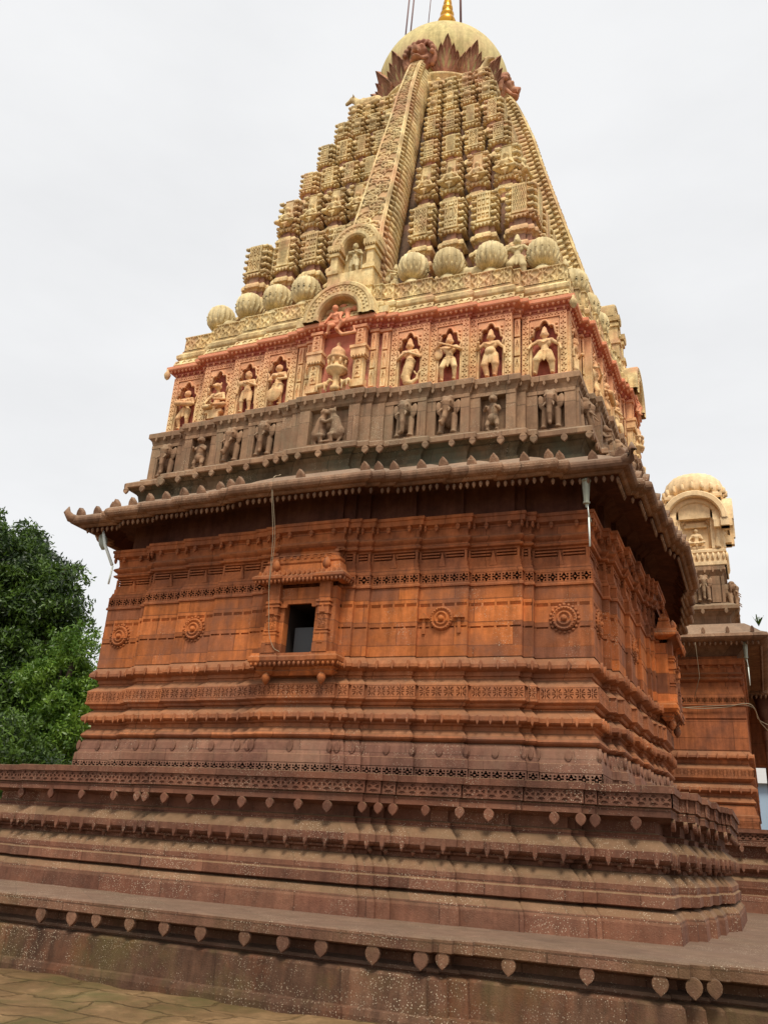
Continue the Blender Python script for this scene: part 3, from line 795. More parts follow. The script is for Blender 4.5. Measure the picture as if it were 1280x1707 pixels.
for k, seq in ((0, seq0), (1, seq1)):
    for (x0, x1, y, i), t in zip(bs, seq):
        S = side(k)@T((x0+x1)/2, y+.0, 6.70, *((.60, .70, .74) if t[0] == 'e' else (.70, .70, .73)))
        if t == 'b': fixed('carved_bear', BEAR, 'dark', S)
        else: fixed('carved_elephant', ELE[int(t[1])], 'dark', S)
    x0, x1, y, i = bays(4.38, EB)[7]
    fixed('wrestling_beasts', PAIR, 'dark', side(k)@T(0, y-.02, 6.70, .92, .8, .74))

# ---- pink figure frieze
PA = 4.23; PB = [b*PA/4.6 for b in WB]
tcourse('figure_frieze', 'pink', [(4.32, 7.76), (4.32, 7.84), (4.25, 7.85), (4.16, 7.86), (4.16, 9.15), (4.24, 9.18), (4.24, 9.215), (4.27, 9.22), (4.27, 9.27), (4.36, 9.30)], PA, PB)
def person(pose):
    """joint-based standing / seated figure, height about 1"""
    P = dict(pel=(0, 0, .50), ch=(0, 0, .70), nk=(0, 0, .80), hd=(0, -.02, .885), hip=.06, sh=.125, kl=(-.09, -.04, .27), kr=(.09, -.04, .27), fl=(-.09, 0, .03), fr=(.09, 0, .03),
             el=(-.20, -.02, .62), er=(.20, -.02, .62), hl=(-.17, -.1, .50), hr=(.17, -.1, .50), crown='tall', skirt=0, belly=0, tail=0)
    P.update(pose); pel, ch, nk, hd = P['pel'], P['ch'], P['nk'], P['hd']
    sl_ = (ch[0]-P['sh'], ch[1], ch[2]+.055); sr = (ch[0]+P['sh'], ch[1], ch[2]+.055)
    q = [('c', pel, .088, (ch[0], ch[1], ch[2]-.08), .07), ('e', ch, (.125, .075, .09)), ('c', sl_, .05, sr, .05), ('c', nk, .042, hd, .045), ('e', hd, (.07, .075, .082)),
         ('e', (hd[0], hd[1]-.074, hd[2]-.005), (.013, .018, .024)), ('e', (hd[0]-.074, hd[1], hd[2]-.01), (.014, .02, .03)), ('e', (hd[0]+.074, hd[1], hd[2]-.01), (.014, .02, .03)),
         ('e', (hd[0]-.028, hd[1]-.064, hd[2]+.015), (.012, .012, .008)), ('e', (hd[0]+.028, hd[1]-.064, hd[2]+.015), (.012, .012, .008)), ('e', (hd[0], hd[1]-.064, hd[2]-.038), (.022, .012, .007))]
    if P['belly']: q.append(('e', (pel[0], pel[1]-.04, pel[2]+.05), (.11, .1, .1)))
    if P['crown'] == 'tall': q += [('c', (hd[0], hd[1], hd[2]+.05), .072, (hd[0], hd[1], hd[2]+.125), .04), ('e', (hd[0], hd[1], hd[2]+.155), (.018, .018, .03))]
    elif P['crown'] == 'turban': q += [('e', (hd[0], hd[1], hd[2]+.05), (.075, .075, .045)), ('e', (hd[0], hd[1], hd[2]+.10), (.03, .03, .03))]
    elif P['crown'] == 'hair': q += [('e', (hd[0], hd[1]+.02, hd[2]+.04), (.068, .07, .06))]
    elif P['crown'] == 'boar': q += [('e', (hd[0], hd[1]-.03, hd[2]+.02), (.075, .09, .07)), ('c', (hd[0], hd[1]-.08, hd[2]-.01), .04, (hd[0]-.02, hd[1]-.14, hd[2]-.02), .03), ('e', (hd[0]-.06, hd[1], hd[2]+.09), (.02, .02, .04)), ('e', (hd[0]+.06, hd[1], hd[2]+.09), (.02, .02, .04))]
    for s, e_, h in ((sl_, P['el'], P['hl']), (sr, P['er'], P['hr'])):
        q += [('c', s, .042, e_, .032), ('c', e_, .033, h, .024), ('e', h, (.028, .028, .034))]
    if P['tail']:
        tp_ = [(pel, .1), ((pel[0]-.03, -.02, .36), .105), ((pel[0]-.07, -.03, .20), .095), ((pel[0]-.04, -.04, .06), .075), ((pel[0]+.06, -.04, .03), .055), ((pel[0]+.16, -.04, .10), .035), ((pel[0]+.17, -.04, .2), .02)]
        for a, b_ in zip(tp_, tp_[1:]): q.append(('c', a[0], a[1], b_[0], b_[1]))
        q += [('e', (pel[0]+.20, -.04, .25), (.02, .02, .06), 0, .5), ('e', (pel[0]+.12, -.04, .25), (.02, .02, .06), 0, -.5)]
    else:
        for s, kn, ft in ((-1, P['kl'], P['fl']), (1, P['kr'], P['fr'])):
            hp = (pel[0]+s*P['hip'], pel[1], pel[2]-.03)
            q += [('c', hp, .078 if not P['skirt'] else .095, kn, .056+.02*P['skirt']), ('c', kn, .052+.02*P['skirt'], (ft[0], ft[1], ft[2]+.02), .032+.012*P['skirt']), ('e', (ft[0], ft[1]-.035, ft[2]), (.032, .065, .025))]
        q.append(('c', (pel[0], pel[1]-.06, pel[2]-.02), .045, (pel[0], -.08, pel[2]-.2), .02))
    q += [('c', (ch[0]-.075, ch[1]-.065, ch[2]+.03), .014, (ch[0], ch[1]-.085, ch[2]-.02), .014), ('c', (ch[0]+.075, ch[1]-.065, ch[2]+.03), .014, (ch[0], ch[1]-.085, ch[2]-.02), .014)]
    for a in range(8): q.append(('e', (pel[0]+.088*cos(a*pi/4), pel[1]+.088*sin(a*pi/4), pel[2]+.0), (.024, .024, .016)))
    q += list(P.get('add', []))
    return q
POSES = [
 dict(crown='hair', hd=(.01, -.02, .885), el=(-.22, -.03, .68), hl=(-.10, -.13, .70), er=(.2, -.02, .62), hr=(.12, -.16, .60), kl=(-.12, -.07, .27), fl=(-.10, 0, .03), add=[('c', (-.16, -.14, .62), .06, (.2, -.14, .56), .06)]),
 dict(crown='boar', pel=(0, 0, .34), ch=(0, 0, .56), nk=(0, 0, .68), hd=(0, -.02, .78), kl=(-.24, -.10, .30), kr=(.24, -.10, .30), fl=(-.02, -.16, .24), fr=(.04, -.17, .27), el=(-.24, -.04, .48), hl=(-.2, -.15, .36), er=(.2, -.04, .46), hr=(.05, -.17, .42), add=[('b', (0, 0, .17), (.2, .1, .04)), ('b', (0, 0, .07), (.13, .1, .07))]),
 dict(crown='turban', el=(-.21, -.03, .64), hl=(-.22, -.05, .48), er=(.21, -.03, .62), hr=(.06, -.15, .66), skirt=0, belly=0, add=[('e', (-.14, -.05, .7), (.05, .05, .07)), ('c', (.19, 0, .62), .03, (.2, 0, .2), .02)]),
 dict(crown='hair', pel=(0, 0, .5), kl=(-.10, -.06, .27), kr=(.1, -.06, .27), el=(-.2, -.04, .62), hl=(-.08, -.14, .56), er=(.2, -.04, .62), hr=(.08, -.14, .56), add=[('e', (.0, -.12, .22), (.17, .05, .17)), ('e', (-.07, -.07, .70), (.05, .05, .05)), ('e', (.07, -.07, .70), (.05, .05, .05))]),
 dict(crown='tall', tail=1, pel=(.02, 0, .52), el=(-.22, -.05, .60), hl=(-.03, -.15, .66), er=(.22, -.05, .60), hr=(.03, -.15, .66), add=[('c', (-.2, 0, .7), .035, (-.3, 0, .55), .03), ('c', (.2, 0, .7), .035, (.3, 0, .6), .03)]),
 dict(crown='tall', kl=(-.12, -.08, .28), fl=(-.13, 0, .03), kr=(.13, -.08, .28), fr=(.11, 0, .03), el=(-.26, -.05, .74), hl=(-.14, -.12, .80), er=(.24, -.06, .66), hr=(.02, -.15, .72), add=[('e', (-.21, -.03, .62), (.09, .04, .12)), ('c', (-.2, -.12, .84), .022, (.08, -.14, .70), .022)]),
 dict(crown='tall', skirt=1, kl=(-.10, -.05, .27), kr=(.10, -.05, .27), fl=(-.06, 0, .03), fr=(.08, 0, .03), el=(-.25, -.05, .64), hl=(-.2, -.14, .72), er=(.26, -.03, .60), hr=(.28, -.08, .44), belly=1),
 dict(crown='tall', skirt=1, kl=(-.13, -.10, .30), fl=(-.17, -.04, .04), kr=(.13, -.05, .28), fr=(.14, 0, .04), el=(-.25, -.04, .68), hl=(-.27, -.12, .56), er=(.28, -.02, .62), hr=(.31, -.10, .48)),
]
FIG = [sculpt(person(q), .0125, 'carved_figure', 1) for q in POSES]
SEAT = sculpt(person(dict(crown='hair', pel=(0, 0, .12), ch=(0, 0, .36), nk=(0, 0, .46), hd=(0, -.02, .56), kl=(-.24, -.14, .12), kr=(.24, -.14, .12), fl=(.05, -.2, .06), fr=(-.05, -.2, .06), el=(-.22, -.04, .26), hl=(-.2, -.15, .16), er=(.2, -.04, .26), hr=(.1, -.16, .28))), .03, 'seated_figure')
ARCHP = []
def cusped(w, h, n=5):
    """cusped arch opening outline points from lower left up over to lower right"""
    pts = [(-w/2, 0), (-w/2, h*.55)]
    for j in range(n):
        a0 = pi-pi*j/n; a1 = pi-pi*(j+1)/n
        cx = (w/2*.92)*cos((a0+a1)/2); cz = h*.58+(h*.36)*sin((a0+a1)/2); rad = w*.15
        for t in np.linspace(a0+.9, a1-.9, 4): pts.append((cx+rad*cos(t)*.9, cz+rad*sin(t)*.9+(.03*h if j == n//2 else 0)))
    pts += [(w/2, h*.55), (w/2, 0)]
    return pts
def niche_frame(W_, H_, w, h):
    """frame slab with cusped opening: front at y=0, back y=1 unit -> scaled later"""
    C_ = cusped(w, h); n = len(C_)
    O_ = []
    for x, z in C_:
        if z < h*.5: O_.append((-W_/2 if x < 0 else W_/2, z))
        else:
            a = math.atan2(z-h*.5, x); t = min(W_/2/max(abs(cos(a)), 1e-6), (H_-h*.5)/max(sin(a), 1e-6)); O_.append((t*cos(a), h*.5+t*sin(a)))
    V = [(x, 0, z) for x, z in C_]+[(x, 0, z) for x, z in O_]+[(x, 1, z) for x, z in C_]+[(x, 1, z) for x, z in O_]; F = []
    for i in range(n-1):
        F.append((i+n, i, i+1, i+1+n)[::-1]); F.append((i, i+2*n, i+2*n+1, i+1)); F.append((i+n, i+1+n, i+1+3*n, i+3*n)[::-1])
    return np.array(V), [tuple(f) for f in F]
tiw = .125
for k in VIS:
    S = side(k)
    for x0, x1, y, i in bays(PA, PB, off=0):
        w = x1-x0
        if i == 7: continue
        mbp = MB(); fb = MB()
        if w < .5:
            tiles(fb, PLUS, k, x0+.004, x1-.004, y-.03, 7.87, 9.10, w, .02) if w > .3 else None
            n = 11; S2 = S
            ww = min(.10, w-.02); xm = (x0+x1)/2
            for j in range(3): fb.add(DIAM[0], DIAM[1], S@T(xm-ww/2, y-.03, 7.9+j*.4, ww, .025, .36))
            fb.box(x0+.001, x1-.001, y-.028, y+.09, 9.10, 9.155, S); fb.box(x0+.03, x1-.03, y+.02, y+.09, 7.86, 9.10, S)
            part(fb, 'diamond_pilaster', 'cream'); continue
        xm = (x0+x1)/2; iw = w-2*tiw-.02
        for xa in (x0+.002, x1-tiw-.002):
            for j in range(11): fb.add(PLUS[0], PLUS[1], S@T(xa, y-.05, 7.86+j*.108, tiw, .03, .108))
            fb.box(xa, xa+tiw, y-.018, y+.09, 7.86, 9.05, S)
        n = round(w/.108)
        for j in range(n): fb.add(PLUS[0], PLUS[1], S@T(x0+.002+(w-.004)*j/n, y-.05, 9.05, (w-.004)/n, .03, .095))
        fb.box(x0+.002, x1-.002, y-.018, y+.09, 9.052, 9.144, S)
        nb_ = MB(); nb_.box(xm-iw/2+.001, xm+iw/2-.001, y+.062, y+.075, 7.87, 9.05, S); part(nb_, 'niche_back', 'maroon')
        v, f = niche_frame(iw, 1.17, iw*.86, 1.10); mbp.add(v, f, S@T(xm, y-.032, 7.87, 1, .095, 1))
        # raised arch rib
        pts = [(xm+px_*1.0, y-.045, 7.87+pz_) for px_, pz_ in cusped(iw*.86, 1.10)]
        q = MB(); tube(q, pts[1:-1], .022, 6); mbp.add(np.concatenate(q.v), q.f, S, True)
        for sx in (-1, 1):
            for dz, r in ((.95, .035), (1.03, .028), (.88, .025)): mbp.add(BEAD[0], BEAD[1], S@T(xm+sx*(iw/2-.05), y-.045, 7.87+dz, r*2, .05, r*2), True)
        part(fb, 'cross_pierced_border', 'cream'); part(mbp, 'cusped_arch_niche', 'cream')
    bb = [b for b in bays(PA, PB) if b[1]-b[0] > .5 and b[3] != 7]
    for j, (x0, x1, y, i) in enumerate(bb):
        fi = j if k == 0 else (j*3+2) % 8
        fixed('carved_figure', FIG[fi], 'cream', S@T((x0+x1)/2, y-.02, 7.86, .98, .98, .95))
b = MB(); x0, x1, y, i = [q for q in bays(PA, PB) if q[1]-q[0] > .5 and q[3] == 4 and q[0] > 0][0]; lx, lz, ly = (x0+x1)/2-.20, 8.60, y+.05
for st in ([(.0, .02), (.012, .0), (.026, .01), (.026, .055), (.0, .055)], [(.04, .055), (.062, .055), (.062, .032), (.042, .03), (.066, .0)], [(.09+.02*cos(a), .026+.022*sin(a)) for a in np.linspace(0, 6.28, 9)]):
    tube(b, [(lx+u*1.3, ly, lz+v*1.3) for u, v in st], .006, 5)
part(b, 'carved_letters', 'cream')
# beaded cornice above
def bc(mb):
    for k in VIS:
        for x0, x1, y, i in bays(PA, PB, off=.13): row(mb, BUD, k, x0, x1, y+.02, 9.315, .10, .06, .06, .075, .02, True)
        for x0, x1, y, i in bays(PA, PB, off=.055): row(mb, BUD, k, x0, x1, y, 9.235, .16, .05, .05, .08, .02, True)
tcourse('beaded_cornice', 'cream', [(4.36, 9.30), (4.385, 9.31), (4.395, 9.33), (4.395, 9.39), (4.38, 9.40), (4.33, 9.44)], PA, PB, extra=bc)
def lat(mb):
    for k in VIS:
        for x0, x1, y, i in bays(PA, PB, off=.055):
            tiles(mb, DIAM, k, x0, x1, y-.055, 9.45, 9.60, .15, .02, rx=-.42)
tcourse('lattice_slope', 'tower', [(4.33, 9.44), (4.31, 9.445), (4.24, 9.605), (4.25, 9.62), (4.275, 9.64), (4.285, 9.66), (4.29, 9.73), (4.27, 9.75), (4.20, 9.83)], PA, PB, extra=lat)
def par(mb):
    for k in VIS:
        for x0, x1, y, i in bays(PA, PB, off=-.045): tiles(mb, SWAN, k, x0+.004, x1-.004, y-.001, 9.87, 10.20, .26, .035)
tcourse('carved_parapet', 'tower', [(4.20, 9.83), (4.205, 9.84), (4.205, 9.865), (4.185, 9.87), (4.18, 10.20), (4.20, 10.205), (4.20, 10.235), (4.05, 10.25)], PA, PB, extra=par)
tcourse('roof_deck', 'recess', [(4.05, 10.25), (4.0, 10.15), (3.0, 10.15)], PA, PB, cap1=True)

# ---- pots on the parapet
pb = MB()
lathe(pb, [(.27, -.10), (.28, -.04), (.22, .0), (.23, .04), (.17, .08), (.14, .12), (.17, .17)], 24)
lathe(pb, [(.16, .14), (.27, .25), (.345, .40), (.355, .52), (.31, .66), (.2, .76), (.09, .80), (.08, .84), (.03, .86)], 112, flute=.13, nfl=16)
for i in range(16):
    a = 2*pi*i/16
    tube(pb, [(r*cos(a), r*sin(a), z) for r, z in ((.17, .15), (.29, .24), (.36, .33), (.385, .40), (.405, .43))], [.03, .04, .042, .03, .015], 6)
    pb.add(BEAD[0], BEAD[1], T(.405*cos(a), .405*sin(a), .43, .045, .045, .045), True)
    a += pi/16; tube(pb, [(r*cos(a), r*sin(a), z) for r, z in ((.18, .16), (.28, .24), (.345, .31))], [.03, .035, .02], 5)
pot0 = pb.build('ribbed_pot', 'pot', root); POTM = pot0.data; bpy.data.objects.remove(pot0)
def pot(x, y, z=10.16, s=1.0, k=0): return fixed('ribbed_pot', POTM, 'pot', side(k)@T(x, y, z, s*.96, s*.96, s*1.12, rz=x))
for x, i in ((3.72, 0), (2.76, 2), (1.92, 3), (1.20, 4), (-1.22, 4), (-1.95, 3), (-2.68, 2), (-3.55, 0)): pot(x, -(3.88+dep(i)), 10.36, .82)
for x, i in ((-2.76, 2), (-1.92, 3), (-1.20, 4), (1.20, 4), (1.92, 3), (2.76, 2), (3.65, 0)): pot(x, -(3.88+dep(i)), 10.36, .82, 1)
# beasts and a kneeling figure between the pots
def bull_pr(head=1):
    return [('c', (-.26, 0, .36), .15, (.2, 0, .38), .16), ('e', (.14, 0, .52), (.09, .07, .08)), ('c', (.24, 0, .44), .12, (.42, 0, .62), .085), ('e', (.46, 0, .66), (.10, .075, .08)), ('c', (.48, 0, .65), .07, (.62, 0, .56), .05),
            ('c', (.42, .06, .72), .02, (.41, .1, .84), .012), ('c', (.42, -.06, .72), .02, (.41, -.1, .84), .012), ('e', (.4, .1, .68), (.03, .05, .02)), ('e', (.4, -.1, .68), (.03, .05, .02)),
            ('c', (-.4, 0, .4), .03, (-.46, 0, .1), .02)]+[('c', (x, y, .3), .07, (x+.02, y, .04), .045) for x in (-.28, .2) for y in (-.09, .09)]
BULL = sculpt(bull_pr(), .025, 'carved_bull')
REC = sculpt([q for q in bull_pr() if not (q[0] == 'c' and q[1][2] == .3)]+[('c', (-.3, s*.12, .22), .09, (-.02, s*.14, .16), .06) for s in (-1, 1)]+[('c', (.24, s*.1, .22), .07, (.42, s*.1, .16), .05) for s in (-1, 1)], .025, 'reclining_bull')
fixed('carved_beast', BULL, 'pot', T(2.33, -4.0, 10.25, -.85, .85, .85))
fixed('carved_beast', BULL, 'pot', T(-3.05, -3.9, 10.2, .8, .8, .8, rz=.5))
fixed('carved_beast', BULL, 'pot', T(-1.5, -4.0, 10.2, .7, .7, .7, rz=.4))
fixed('carved_figure', FIG[6], 'pot', T(3.2, -3.95, 10.15, .95)) if 0 else None
me6 = FIG[7].copy(); me6.materials.clear(); fixed('carved_figure', me6, 'pot', T(3.24, -3.95, 10.25, 1.0))
me5 = FIG[5].copy(); me5.materials.clear(); fixed('carved_figure', me5, 'pot', T(.78, -4.15, 10.25, .75))
for x in (-3.2, -2.3, 2.3): fixed('carved_figure', me6, 'pot', side(1)@T(x, -4.0, 10.15, .9))

# ================================================================== TOWER
def boxplan(w, d, c, p, both=False):
    """stepped small plan: half width w, front at y=-d, projecting centre half width c by p"""
    if not both: return [(-w, 0), (-w, -d), (-c, -d), (-c, -d-p), (c, -d-p), (c, -d), (w, -d), (w, 0)]
    q = [(-w, -w), (-c, -w), (-c, -w-p), (c, -w-p), (c, -w)]; out = []
    for k in range(4):
        cs, sn = [(1, 0), (0, 1), (-1, 0), (0, -1)][k]; out += [(x*cs-y*sn, x*sn+y*cs) for x, y in q]
    return out
def kiosk_mesh(w, z0, zp, z1, lips, both, kind):
    """one aedicule: base cornices from z0 to zp, panel block from zp to z1 (z relative)"""
    d = w if both else w*1.25; c_ = w*.60; p = w*.20
    pl = boxplan(w, d, c_, p, both); b = MB(); g = MB(); nm = MB()
    faces = ((0, 1) if both else (0,))
    h = zp-z0; n = lips; prof = [(-.07, z0)]
    for j in range(n):
        a, e_ = z0+h*j/n, z0+h*(j+1)/n; H = e_-a; r = .006+.012*(n-j)
        sweep(nm, pl, [(-.058, a+.56*H), (-.058, a+1.0*H)])
        prof += [(-.05, a+.02*H), (-.03, a+.10*H), (r*.8, a+.16*H), (r, a+.24*H), (r*.9, a+.34*H), (-.01, a+.50*H), (-.055, a+.56*H), (-.07, a+.58*H), (-.07, a+.99*H)]
    prof += [(-.03, zp)]
    sweep(b, pl, prof)
    for j in range(n):     # bead fringes
        H = h/n; zz = z0+H*j+.13*H; r = .02+.012*(n-j)
        for k in faces:
            S = side(k); yy = -(w if both else d)
            for xa, xb, y in ((-w, -c_, yy), (-c_, c_, yy-p), (c_, w, yy)): 
                m = max(1, round((xb-xa)/.085))
                for i in range(m): g.add(BEAD[0], BEAD[1], S@T(xa+(xb-xa)*(i+.5)/m, y-r-.005, zz, .05, .05, .07), True)
    P0 = z1-zp; top = z1
    sweep(b, pl, [(-.05, zp), (.02, zp+.015), (.025, zp+P0*.05), (-.01, zp+P0*.08), (-.045, top-.02), (-.03, top-.01), (-.03, top+.0)], cap1=True)
    lean = -.02
    for k in faces:
        S = side(k); yy = -(w if both else d)
        # curled ribs on the wings
        m = 5 if P0 > .7 else (4 if P0 > .55 else 3)
        for s in (-1, 1):
            for j in range(m):
                zz = zp+P0*(j+.55)/m; r = P0/m*.27
                q = MB(); tube(q, [(s*(c_+.0), yy-.02, zz+r*.5), (s*(c_+(w-c_)*.5), yy-.035, zz-r*.3), (s*(w-.02), yy-.03, zz+r*.25), (s*(w+.0), yy+.04, zz+r*.7)], [r*.9, r, r*.95, r*.5], 6)
                b.add(np.concatenate(q.v), q.f, S, True)
                if not both:
                    q = MB(); tube(q, [(s*(w-.01), yy+.06, zz+r*.3), (s*(w-.0), yy+w*.55, zz-r*.2), (s*(w-.02), 0-.02, zz+r*.3)], r*.8, 5); b.add(np.concatenate(q.v), q.f, S, True)
        # fringe under the panel
        m = max(3, round(2*c_/.08))
        for i in range(m): b.add(BUD[0], BUD[1], S@T(-c_+2*c_*(i+.5)/m, yy-p-.01, zp+.03, .055, .055, .085), True)
        for s in (-1, 1):
            mm = max(1, round((w-c_)/.09))
            for i in range(mm): b.add(BUD[0], BUD[1], S@T(s*(c_+(w-c_)*(i+.5)/mm), yy-.02, zp+.02, .055, .055, .08), True)
    for zz, vv in b_extra: pass
    b.add(np.concatenate(g.v), g.f, None, True); b.cur = 1; b.add(np.concatenate(nm.v), nm.f); return b, g, nm, c_, p, (w if both else d)
b_extra = []
def mesh_of(mb, mat, name):
    o = mb.build(name, mat); me = o.data; bpy.data.objects.remove(o); return me
ROWS = [  # a (kiosk front), z0, zp, z1, lips, kind
 (3.44, 10.95, 12.17, 13.05, 3, 'jali'), (2.98, 13.02, 13.72, 14.66, 2, 'seat'), (2.68, 14.62, 15.11, 15.72, 1, 'jali'),
 (2.42, 15.70, 16.14, 16.80, 1, 'jali'), (2.15, 16.78, 17.20, 17.74, 1, 'med'), (1.93, 17.72, 18.0, 18.5, 1, 'med')]
COLF = [.90, .695, .487, .285]
tower_core = MB()
prof = []
for a, z0, zp, z1, *_ in ROWS: prof += [(a-.34-3.0, z0), (a-.40-3.0, z1-.02)]
sweep(tower_core, [(-3, -3), (3, -3), (3, 3), (-3, 3)], [(3.12-3, 10.1)]+prof, cap1=True)
part(tower_core, 'tower_core', 'core')
nk = 0
for r, (a, z0, zp, z1, lips, kind) in enumerate(ROWS):
    w = a*.078; wc = a*.084
    variants = {}
    for both in (False, True):
        b, g, nm, c_, p, d = kiosk_mesh(wc if both else w, 0, zp-z0, z1-z0, lips, both, kind)
        variants[both] = (mesh_of(b, ('tower', 'recess'), 'kiosk'), 0, 0, c_, p, d)
    # panel meshes
    pan = {}
    def panel(both, v):
        if (both, v) in pan: return pan[both, v]
        me, gme, nme, c_, p, d = variants[both]; H = z1-zp; q = MB()
        faces = (0, 1) if both else (0,)
        for k in faces:
            t = JALI[v % 4]; q.add(t[0], t[1], side(k)@T(-c_*.88, -d-p-.028, zp-z0+H*.10, c_*1.76, .035, H*.84))
            q.box(-c_*.88, c_*.88, -d-p-.002, -d-p+.05, zp-z0+H*.10, zp-z0+H*.94, side(k))
            if kind == 'med': q.add(BEAD[0], BEAD[1], side(k)@T(0, -d-p-.03, zp-z0+H*.5, .2, .12, .2), True)
        pan[both, v] = mesh_of(q, 'tower', 'lattice_panel'); return pan[both, v]
    for k in VIS:
        for j, cf in enumerate(COLF):
            for s in (-1, 1):
                both = j == 0
                if both and k == 1 and s == -1: continue      # shared corner already built with the front
                if both: X, Y = s*(a-wc), -(a-wc)
                else: X, Y = s*a*cf, -(a-w*1.25)
                me, gme, nme, c_, p, d = variants[both]
                if both and k == 0 and s == -1: S = side(0)@T(X, Y, z0)
                else: S = side(k)@T(X, Y, z0)
                o = link('tower_kiosk', me, root); o.matrix_parent_inverse = Matrix.Translation((0, 0, .85)); o.matrix_basis = Matrix(S.tolist())
                if kind == 'seat':
                    if 'seat' not in pan: pan['seat'] = 1
                    fk = (0, 1) if both else (0,)
                    for kk in fk:
                        m2 = SEAT
                        if not m2.materials: m2.materials.append(M['tower'])
                        link('seated_figure', m2, o, mat=side(kk)@T(0, -d-p+.0, zp-z0+.08, .85+.1*((j+r) % 2)))
                else: link('lattice_panel', panel(both, j+r+(s > 0)), o)
                nk += 1
for sx in (-1, 1):
    b = MB(); lathe(b, [(0, -.22), (.05, -.17), (.075, -.09), (.05, -.03), (.03, 0), (.03, .05)], 12, T(sx*4.37, -4.37, 9.30)); part(b, 'corner_drop', 'tower')
# ---- spines
def interp(z, tab):
    for (z0, v0), (z1, v1) in zip(tab, tab[1:]):
        if z <= z1: return v0+(v1-v0)*(z-z0)/(z1-z0)
    return tab[-1][1]
DT = [(10.2, 4.42), (12.3, 4.09), (13.2, 3.84), (14.7, 3.44), (16.67, 2.92), (17.6, 2.70), (18.4, 2.44), (19.0, 2.22), (19.5, 1.95), (19.8, 1.7)]
WT = [(10.2, .43), (12.3, .36), (14.7, .30), (17.6, .18), (18.6, .155), (19.8, .14)]
zs = list(np.linspace(10.2, 19.75, 60))
for k in range(4):
    b = MB(); V = []; F = []
    for z in zs:
        d, w = interp(z, DT), interp(z, WT); bk = max(.8, d-.9)
        V += [(-w, -bk, z), (-w, -d+.03, z), (-w, -d, z), (-w+.05, -d-.0, z), (-w+.06, -d+.03, z), (w-.06, -d+.03, z), (w-.05, -d, z), (w, -d, z), (w, -d+.03, z), (w, -bk, z)]
    n = 10
    for j in range(len(zs)-1):
        for i in range(n-1): F.append((j*n+i, j*n+i+1, (j+1)*n+i+1, (j+1)*n+i))
    b.add(V, F)
    if k in VIS:
        # scrollwork down the ribbon: spirals of raised vine on a painted ground
        sc = MB(); z = 12.05; fl = 1; gr = MB()
        def sp_(u, zz): return (u, -interp(zz, DT)+.012, zz)
        while z < 19.3:
            w = interp(z, WT)-.065; h = w*1.45
            for cx, cz, s_ in ((w*.30*fl, z+h*.30, fl), (-w*.40*fl, z+h*.72, -fl)):
                r_ = w*.80; pts = [sp_(cx+s_*r_*(1-t/22)*cos(t*.62), cz+r_*(1-t/22)*sin(t*.62)) for t in range(21)]
                pts = [(max(-w, min(w, q_[0])), q_[1], q_[2]) for q_ in pts]
                tube(sc, pts, [w*.10]*18+[w*.15]*3, 5)
            tube(sc, [sp_(w*.9*sin(t*pi/4)*fl, z+h*t/8) for t in range(9)], w*.12, 5)
            for u_, v_ in ((.85, .1), (-.85, .35), (.8, .65), (-.8, .95), (0, .5)): sc.add(BEAD[0], BEAD[1], T(*sp_(u_*w*fl, z+h*v_), w*.42, .07, w*.36), True)
            z += h; fl = -fl
        V2 = []; 
        for z in zs: d, w = interp(z, DT), interp(z, WT); V2 += [(-w+.065, -d+.022, z), (w-.065, -d+.022, z)]
        gr.add(V2, [(2*j, 2*j+1, 2*j+3, 2*j+2) for j in range(len(zs)-1)], side(k))
        b.add(np.concatenate(sc.v), sc.f, side(k), True); SPG = gr
        b.v[0] = b.v[0]@side(k)[:3, :3].T
        q = MB(); z = 10.5
        while z < 19.2:
            d, w = interp(z, DT), interp(z, WT); dz = .13+.06*(20-z)/9
            for s in (-1, 1):
                tube(q, [(s*(w+.01), -d+.10, z+.06), (s*(w+.05), -d+.16, z+.03), (s*(w+.05), -d+.2, z-.02)], [.025, .045, .03], 5)
                tube(q, [(s*(w+.02), -d+.22, z-.02), (s*(w+.09), -d+.36, z-.12), (s*(w+.11), -d+.55, z-.26), (s*(w+.05), -d+.72, z-.32)], [.04, .055, .06, .05], 6)
            z += dz
        for s in (-1, 1): tube(q, [(s*(interp(z, WT)), -interp(z, DT)+.05, z) for z in zs], .03, 5)
        b.add(np.concatenate(q.v), q.f, side(k), True)
    else: b.v[0] = b.v[0]@side(k)[:3, :3].T
    spo = part(b, 'tower_spine', 'tower')
    if k in VIS: o_ = SPG.build('ribbon_ground', 'vine', spo); o_.matrix_parent_inverse = Matrix.Identity(4)
# ---- arches at the foot of the spines
def ring_arch(b, x, y, z, R_, r_, dep, S, n=20, legs=.0):
    V = []; F = []
    A = [pi*t/n for t in range(n+1)]
    rings = [(R_, y+dep), (R_, y), (R_-.03, y-.03), (R_-.09, y-.03), (R_-.10, y-.01), (r_+.10, y-.01), (r_+.09, y-.035), (r_+.03, y-.035), (r_, y), (r_, y+dep)]
    m = len(rings)
    for a in A:
        for rr_, yy in rings: V.append((x+rr_*cos(a), yy, z+rr_*sin(a)))
    if legs:
        V = [(x+rr_, yy, z-legs) for rr_, yy in rings]+V+[(x-rr_, yy, z-legs) for rr_, yy in rings]
    cnt = len(V)//m
    for j in range(cnt-1):
        for i in range(m-1): F.append((j*m+i, (j+1)*m+i, (j+1)*m+i+1, j*m+i+1)[::-1])
    b.add(V, F, S)
    # scroll beads in the band
    nb = int((R_+r_)/2*pi/.09)
    for i in range(nb):
        a = pi*(i+.5)/nb; rm = (R_+r_)/2
        for q, rr_ in ((0, rm-.035), (1, rm+.035)): b.add(BEAD[0], BEAD[1], S@T(x+rr_*cos(a+q*.05), y-.012, z+rr_*sin(a+q*.05), .055, .04, .055), True)
